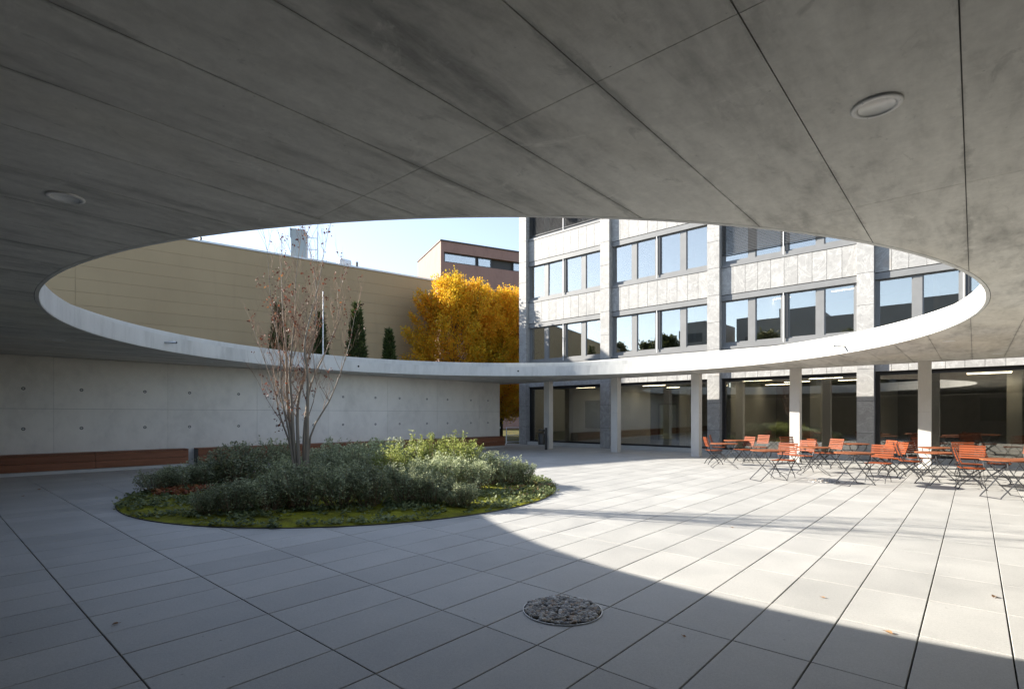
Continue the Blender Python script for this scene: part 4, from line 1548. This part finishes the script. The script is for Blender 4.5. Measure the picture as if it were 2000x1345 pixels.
# trees across the street, seen mirrored in the first-floor windows
for (x, y, H, RW, sd) in ((-38.5, -22, 13.2, 2.6, 51), (-34.2, -23, 13.0, 2.4, 52), (-31.0, -22, 14.2, 2.8, 53), (-24, -38, 15.5, 3.6, 54), (-12, -39, 15.0, 3.6, 55), (-46, -20, 12.5, 3.4, 56)):
    hornbeam((x, y, -0.1), H, RW, sd, 'dull green street tree mirrored in the upper windows', 9000, 2.0, M['tree_green'], (0.25, 0.45), 'street trees across the road', 'street_tree')
# shrubs in the garden behind the offices
for (x, y, H, RW, sd, mt, lb) in ((-16.5, 37, 2.4, 1.5, 61, 'tree_green', 'green garden bush seen through the left glass door'), (-13.0, 38, 2.2, 1.6, 62, 'tree_green', 'green garden bush seen through the glazed doors'),
                                  (-10.2, 37, 2.6, 1.4, 63, 'hornbeam', 'yellow garden bush seen through the glazed doors'), (-20.5, 40, 2.4, 1.8, 64, 'tree_green', 'green garden bush behind the offices')):
    hornbeam((x, y, -0.1), H, RW, sd, lb, 4000, 0.2, M[mt], (0.10, 0.2), None, 'garden_bush')

# ------------------------------------------------------------------ pebble drains
def drain(c, r, label, n, seed):
    t = thing('pebble_drain', label, 'drain', (c.x, c.y, 0))
    flat_ring(Vector((0, 0, 0)), r, r + 0.008, -0.02, 0.010, 64).build('steel_ring', M['steel'], t, fix=True)
    d = MB()
    d.lathe([(r - 0.001, 0.003), (0.0001, 0.003)], 48)
    d.build('bed', M['joint'], t)
    r_ = random.Random(seed)
    ico_v, ico_f = [], []
    bm = bmesh.new()
    bmesh.ops.create_icosphere(bm, subdivisions=2, radius=1.0)
    ico_v = [v.co.copy() for v in bm.verts]
    ico_f = [tuple(v.index for v in f.verts) for f in bm.faces]
    bm.free()
    mb = MB()
    for k in range(n):
        a, q = r_.uniform(0, 6.283), math.sqrt(r_.uniform(0, 1)) * (r - 0.016)
        s_ = r_.uniform(0.010, 0.021)
        e = Matrix.Rotation(r_.uniform(0, 6.28), 3, 'Z') @ Matrix.Rotation(r_.gauss(0, 0.5), 3, 'X')
        c3 = Vector((q * math.cos(a), q * math.sin(a), 0.004 + r_.uniform(0, 0.012)))
        sx, sy, sz = s_ * r_.uniform(1.0, 1.5), s_ * r_.uniform(0.8, 1.05), s_ * r_.uniform(0.55, 0.8)
        ph = r_.uniform(0, 6)
        mb.add([c3 + e @ Vector((v.x * sx * (1 + 0.12 * math.sin(3 * v.y + ph)), v.y * sy, v.z * sz)) for v in ico_v], ico_f)
    tag(mb.build('pebbles', M['pebble'], t, True), kind='stuff')
gc = Vector((-2.54, 3.52, 0))
drain(gc, 0.318, 'round steel-rimmed drain filled with grey river pebbles in shaded paving', 950, 2)
gc2 = on_z(1609, 940)
drain(gc2, 0.34, 'round drain of pale pebbles in sunny paving in front of the tables', 500, 3)

# ------------------------------------------------------------------ folding chairs and tables
def make_chair():
    t = thing('folding_chair', '', 'chair')
    A = [(-0.305, 0.885), (-0.285, 0.80), (-0.255, 0.70), (-0.22, 0.60), (-0.195, 0.52), (-0.165, 0.455), (-0.11, 0.38), (-0.02, 0.285), (0.09, 0.19), (0.17, 0.115), (0.205, 0.06), (0.22, 0.008), (0.245, 0.006)]
    B = [(0.20, 0.435), (0.13, 0.385), (0.03, 0.30), (-0.08, 0.20), (-0.165, 0.125), (-0.21, 0.065), (-0.23, 0.008), (-0.255, 0.006)]
    for s_ in (-1, 1):
        MB().bar([(s_ * 0.205, y, z) for y, z in A], 0.007, 0.022, (1, 0, 0)).build('back_frame', M['iron'], t)
        MB().bar([(s_ * 0.185, y, z) for y, z in B], 0.007, 0.022, (1, 0, 0)).build('leg', M['iron'], t)
        MB().bar([(s_ * 0.195, y, z) for y, z in [(-0.20, 0.428), (0.0, 0.432), (0.21, 0.438)]], 0.012, 0.016, (1, 0, 0)).build('seat_rail', M['iron'], t)
    for yy, zz, x in ((0.185, 0.085, 0.203), (-0.192, 0.085, 0.183)):
        arch = [(-x, yy, zz), (-x * 0.8, yy, zz + 0.045), (-x * 0.4, yy, zz + 0.068), (0, yy, zz + 0.074), (x * 0.4, yy, zz + 0.068), (x * 0.8, yy, zz + 0.045), (x, yy, zz)]
        MB().tube(arch, 0.006, 5).build('cross_brace', M['iron'], t)
    MB().tube([(-0.2, -0.03, 0.29), (0.2, -0.03, 0.29)], 0.005, 5).build('pivot_rod', M['iron'], t)
    def stile_y(z):
        for (y0, z0), (y1, z1) in zip(A[:-1], A[1:]):
            if z1 <= z <= z0:
                return y0 + (y1 - y0) * (z0 - z) / (z0 - z1), math.atan2(y1 - y0, z1 - z0)
        return A[0][0], 0
    sl_back = MB().cbox(-0.24, -0.0185, -0.007, 0.24, 0.0185, 0.007, 0.003).mesh('back_slat', M['chair_wood'])
    for k in range(6):
        z = 0.862 - k * 0.053
        y, an = stile_y(z)
        o = link('back_slat', sl_back, t)
        slope = math.atan2(-(A[0][0] - A[4][0]), A[0][1] - A[4][1])
        o.location = (0, y + 0.020, z)
        o.rotation_euler = (-R(90) + slope * 1.0, 0, 0) if False else (R(90) + 0.27, 0, 0)
    sl_seat = MB().cbox(-0.225, -0.0215, -0.007, 0.225, 0.0215, 0.007, 0.003).mesh('seat_slat', M['chair_wood'])
    for k in range(8):
        o = link('seat_slat', sl_seat, t)
        yy = -0.175 + k * 0.0545
        o.location = (0, yy, 0.4495 + 0.012 * abs((k - 3.2) / 4) ** 2)
        o.rotation_euler = (0.02 * (k - 3), 0, 0)
    return t

def make_table():
    t = thing('round_table', '', 'table')
    r = 0.40
    n_ = 8
    w = 2 * r / n_
    for k in range(n_):
        y0, y1 = -r + k * w + 0.002, -r + (k + 1) * w - 0.002
        poly = []
        for q in range(6):
            y = y0 + (y1 - y0) * q / 5
            poly.append((math.sqrt(max(0, r * r - y * y)), y))
        for q in range(6):
            y = y1 + (y0 - y1) * q / 5
            poly.append((-math.sqrt(max(0, r * r - y * y)), y))
        pp = []
        for p in poly:
            if not pp or math.hypot(p[0] - pp[-1][0], p[1] - pp[-1][1]) > 1e-4:
                pp.append(p)
        if math.hypot(pp[0][0] - pp[-1][0], pp[0][1] - pp[-1][1]) < 1e-4:
            pp.pop()
        MB().prism(pp, 0.722, 0.744).build('plank', M['table_wood'], t)
    MB().box(-0.02, -0.36, 0.700, 0.02, 0.36, 0.7218).build('batten', M['iron'], t)
    for x in (-0.24, 0.24):
        MB().box(x - 0.015, -0.27, 0.702, x + 0.015, 0.27, 0.7216).build('batten', M['iron'], t)
    for s_ in (-1, 1):
        y = 0.23 * s_
        MB().bar([(-0.25, y, 0.70), (-0.235, y, 0.60), (-0.10, y, 0.44), (0.12, y, 0.22), (0.31, y, 0.06), (0.36, y, 0.006)], 0.022, 0.010, (0, 1, 0)).build('leg', M['iron'], t)
        y = 0.20 * s_
        MB().bar([(0.25, y, 0.70), (0.235, y, 0.60), (0.10, y, 0.44), (-0.12, y, 0.22), (-0.31, y, 0.06), (-0.36, y, 0.006)], 0.022, 0.010, (0, 1, 0)).build('leg', M['iron'], t)
    for x, y in ((0.355, 0.23), (-0.355, 0.20)):
        MB().tube([(x, -y, 0.012), (x, 0, 0.012), (x, y, 0.012)], 0.007, 6).build('foot_bar', M['iron'], t)
    MB().tube([(0.0, -0.23, 0.335), (0.0, 0.23, 0.335)], 0.006, 6).build('pivot_rod', M['iron'], t)
    return t

chair0, table0 = make_chair(), make_table()
CH = [  # px, ground row, facing in camera axes (right, away), label
    (1394, 906, (1, -0.05), 'slatted wooden folding chair nearest the third column, its back to the bed'),
    (1403, 897, (0.9, -0.45), 'slatted wooden folding chair close behind the third column'),
    (1452, 904, (-1, -0.35), 'slatted wooden folding chair across the first small table from the third column'),
    (1482, 897, (-0.95, -0.5), 'slatted wooden folding chair standing by the glass between third and fourth columns'),
    (1530, 933, (-0.78, -0.62), 'slatted wooden folding chair just short of the pale pebble drain'),
    (1566, 921, (-0.9, -0.45), 'sunlit slatted wooden folding chair right behind the one by the pebble drain'),
    (1546, 905, (0.1, -1), 'slatted wooden folding chair at the foot of the fourth column'),
    (1621, 914, (-1, -0.3), 'slatted wooden folding chair beyond the pebble drain turned to the fourth column'),
    (1601, 913, (1, 0.1), 'slatted wooden folding chair seen edge-on beyond the pebble drain'),
    (1716, 941, (-0.8, -0.6), 'slatted wooden folding chair in front of the grey stone pilaster'),
    (1722, 920, (-1, 0.06), 'slatted wooden folding chair standing edge-on beside the grey stone pilaster'),
    (1742, 928, (-1, 0.12), 'slatted wooden folding chair back to back with the one facing the fifth column'),
    (1777, 935, (1, -0.5), 'dark slatted folding chair turned to the table under the fifth column'),
    (1797, 927, (0.3, -1), 'slatted wooden folding chair drawn up to the table before the fifth column'),
    (1808, 909, (0.0, -1), 'slatted wooden folding chair with its back against the fifth column'),
    (1896, 954, (0.8, -0.5), 'dark slatted folding chair at the last table with its back to the pebble drain'),
    (1893, 944, (-0.8, -0.6), 'bright slatted folding chair back to back with the dark one at the last table'),
    (1950, 942, (0.7, -0.7), 'bright slatted folding chair behind the last table'),
    (1888, 930, (-0.4, -0.9), 'slatted wooden folding chair half hidden behind the bright pair'),
    (2010, 930, (-0.9, -0.3), 'slatted wooden folding chair at the edge of the terrace'),
]
for k, (px, py, (fr, fa), lb) in enumerate(CH):
    c = chair0 if k == 0 else copy_tree(chair0)
    p = on_z(px, py)
    fx, fy = fr * CY - fa * SY, fr * SY + fa * CY
    c.location = (p.x, p.y, 0.001)
    c.rotation_euler = (0, 0, math.atan2(fy, fx) - math.pi / 2)
    tag(c, lb, 'chair', 'folding chairs on the terrace')
TBL = [((1414, 865.6), 0.3, 'small round wooden folding table next to the third column'),
       ((1438, 859.6), 1.2, 'small round wooden folding table close to the glass behind the third column'),
       ((1500, 878.7), 0.9, 'round wooden folding table in front of the fourth column toward the bed'),
       ((1588, 873.0), 0.2, 'round wooden folding table just past the fourth column'),
       ((1668, 883.5), 1.0, 'round wooden folding table beside the pale pebble drain'),
       ((1668, 866.0), 0.5, 'round wooden folding table in front of the grey stone pilaster'),
       ((1828, 883.0), 0.8, 'round wooden folding table in front of the fifth column'),
       ((1830, 873.5), 0.1, 'round wooden folding table half hidden beside the fifth column'),
       ((1966, 897.0), 0.75, 'round wooden folding table at the end of the row beyond all the others')]
for k, (pp, rz, lb) in enumerate(TBL):
    c = table0 if k == 0 else copy_tree(table0)
    p = on_z(*pp, 0.74)
    c.location = (p.x, p.y, 0.001)
    c.rotation_euler = (0, 0, YAW + (rz - 0.6) * 0.7)
    tag(c, lb, 'table', 'round tables on the terrace')

# ------------------------------------------------------------------ litter bin, railing, fallen leaves
p = on_z(1066.5, 878.0)
lb_ = thing('litter_bin', 'dark cylindrical litter bin hung on a square post beside the first column', 'litter bin', (p.x, p.y, 0), YAW)
MB().cbox(-0.06, -0.06, 0, 0.06, 0.06, 1.02, 0.004).build('post', M['black_frame'], lb_)
MB().lathe([(0.001, 0.24), (0.15, 0.24), (0.152, 0.26), (0.152, 0.74), (0.146, 0.745), (0.14, 0.70), (0.14, 0.3)], 24, (-0.215, 0, 0)).build('bucket', M['bin'], lb_, True)
MB().lathe([(0.001, 0.96), (0.14, 0.955), (0.152, 0.94), (0.152, 0.86), (0.14, 0.86), (0.14, 0.93)], 24, (-0.215, 0, 0)).build('hood', M['bin'], lb_, True)
for z in (0.5, 0.9):
    MB().box(-0.10, -0.02, z, -0.058, 0.02, z + 0.05).build('bracket', M['steel'], lb_)
for dx in (-0.13, 0.13):
    MB().box(-0.215 + dx * 0.9 - 0.006, -0.03, 0.72, -0.215 + dx * 0.9 + 0.006, 0.03, 0.90).build('strut', M['bin'], lb_)

a = on_z(989, 865.5)
b = Vector((-19.12, 23.9, 0))
dv = (b - a)
rl = thing('railing', 'short white metal railing between the wall end and the stone building', 'railing', a, math.atan2(dv.y, dv.x))
Lr = dv.length
for x in (0.0, Lr):
    MB().tube([(x, 0, -0.12), (x, 0, 0.90)], 0.028, 8).build('post', M['white_metal'], rl)
for z in (0.09, 0.46, 0.90):
    MB().tube([(0, 0, z), (Lr, 0, z)], 0.022, 8).build('rail', M['white_metal'], rl)

for k, (px, py, s_) in enumerate(((1735, 1236, 0.06), (1942, 1166, 0.055), (1607, 1167, 0.035), (76, 956, 0.06), (44, 969, 0.05), (1335, 1243, 0.03), (226, 1219, 0.04), (1430, 1030, 0.035))):
    p = on_z(px, py)
    r_ = np.random.RandomState(k + 70)
    n_ = 9
    me_v = [(0, 0, 0.004)]
    for q in range(n_):
        an_ = 2 * math.pi * q / n_
        rr = s_ * (0.5 + 0.18 * math.cos(an_) + 0.14 * (q % 2))
        me_v.append((rr * math.cos(an_), rr * 0.62 * math.sin(an_), 0.004 + s_ * 0.3 * abs(math.sin(an_ + 0.4)) * r_.uniform(0.4, 1)))
    lf = MB().add(me_v, [(0, 1 + q, 1 + (q + 1) % n_) for q in range(n_)])
    lf.tube([(-s_ * 0.3, 0, 0.006), (-s_ * 0.8, s_ * 0.1, 0.008)], 0.0015, 4)
    o = lf.build('fallen_leaf', M['dead_leaf'])
    o.location = (p.x, p.y, 0.0015)
    o.rotation_euler = (0, 0, r_.uniform(0, 6.28))
    spot = ['curled brown leaf lying in the shade by the shadow edge', 'pale dry leaf on the sunny paving', 'small brown leaf on sunny paving close to the shadow edge', 'brown leaf on the paving in front of the long bench',
            'small brown leaf between two joints in front of the long bench', 'tiny leaf on shaded paving past the pebble drain', 'tiny leaf on the dark paving far from the drain', 'tiny leaf on the sunlit paving near the twig shadows'][k]
    tag(o, spot, 'leaf', 'leaves fallen on the paving')
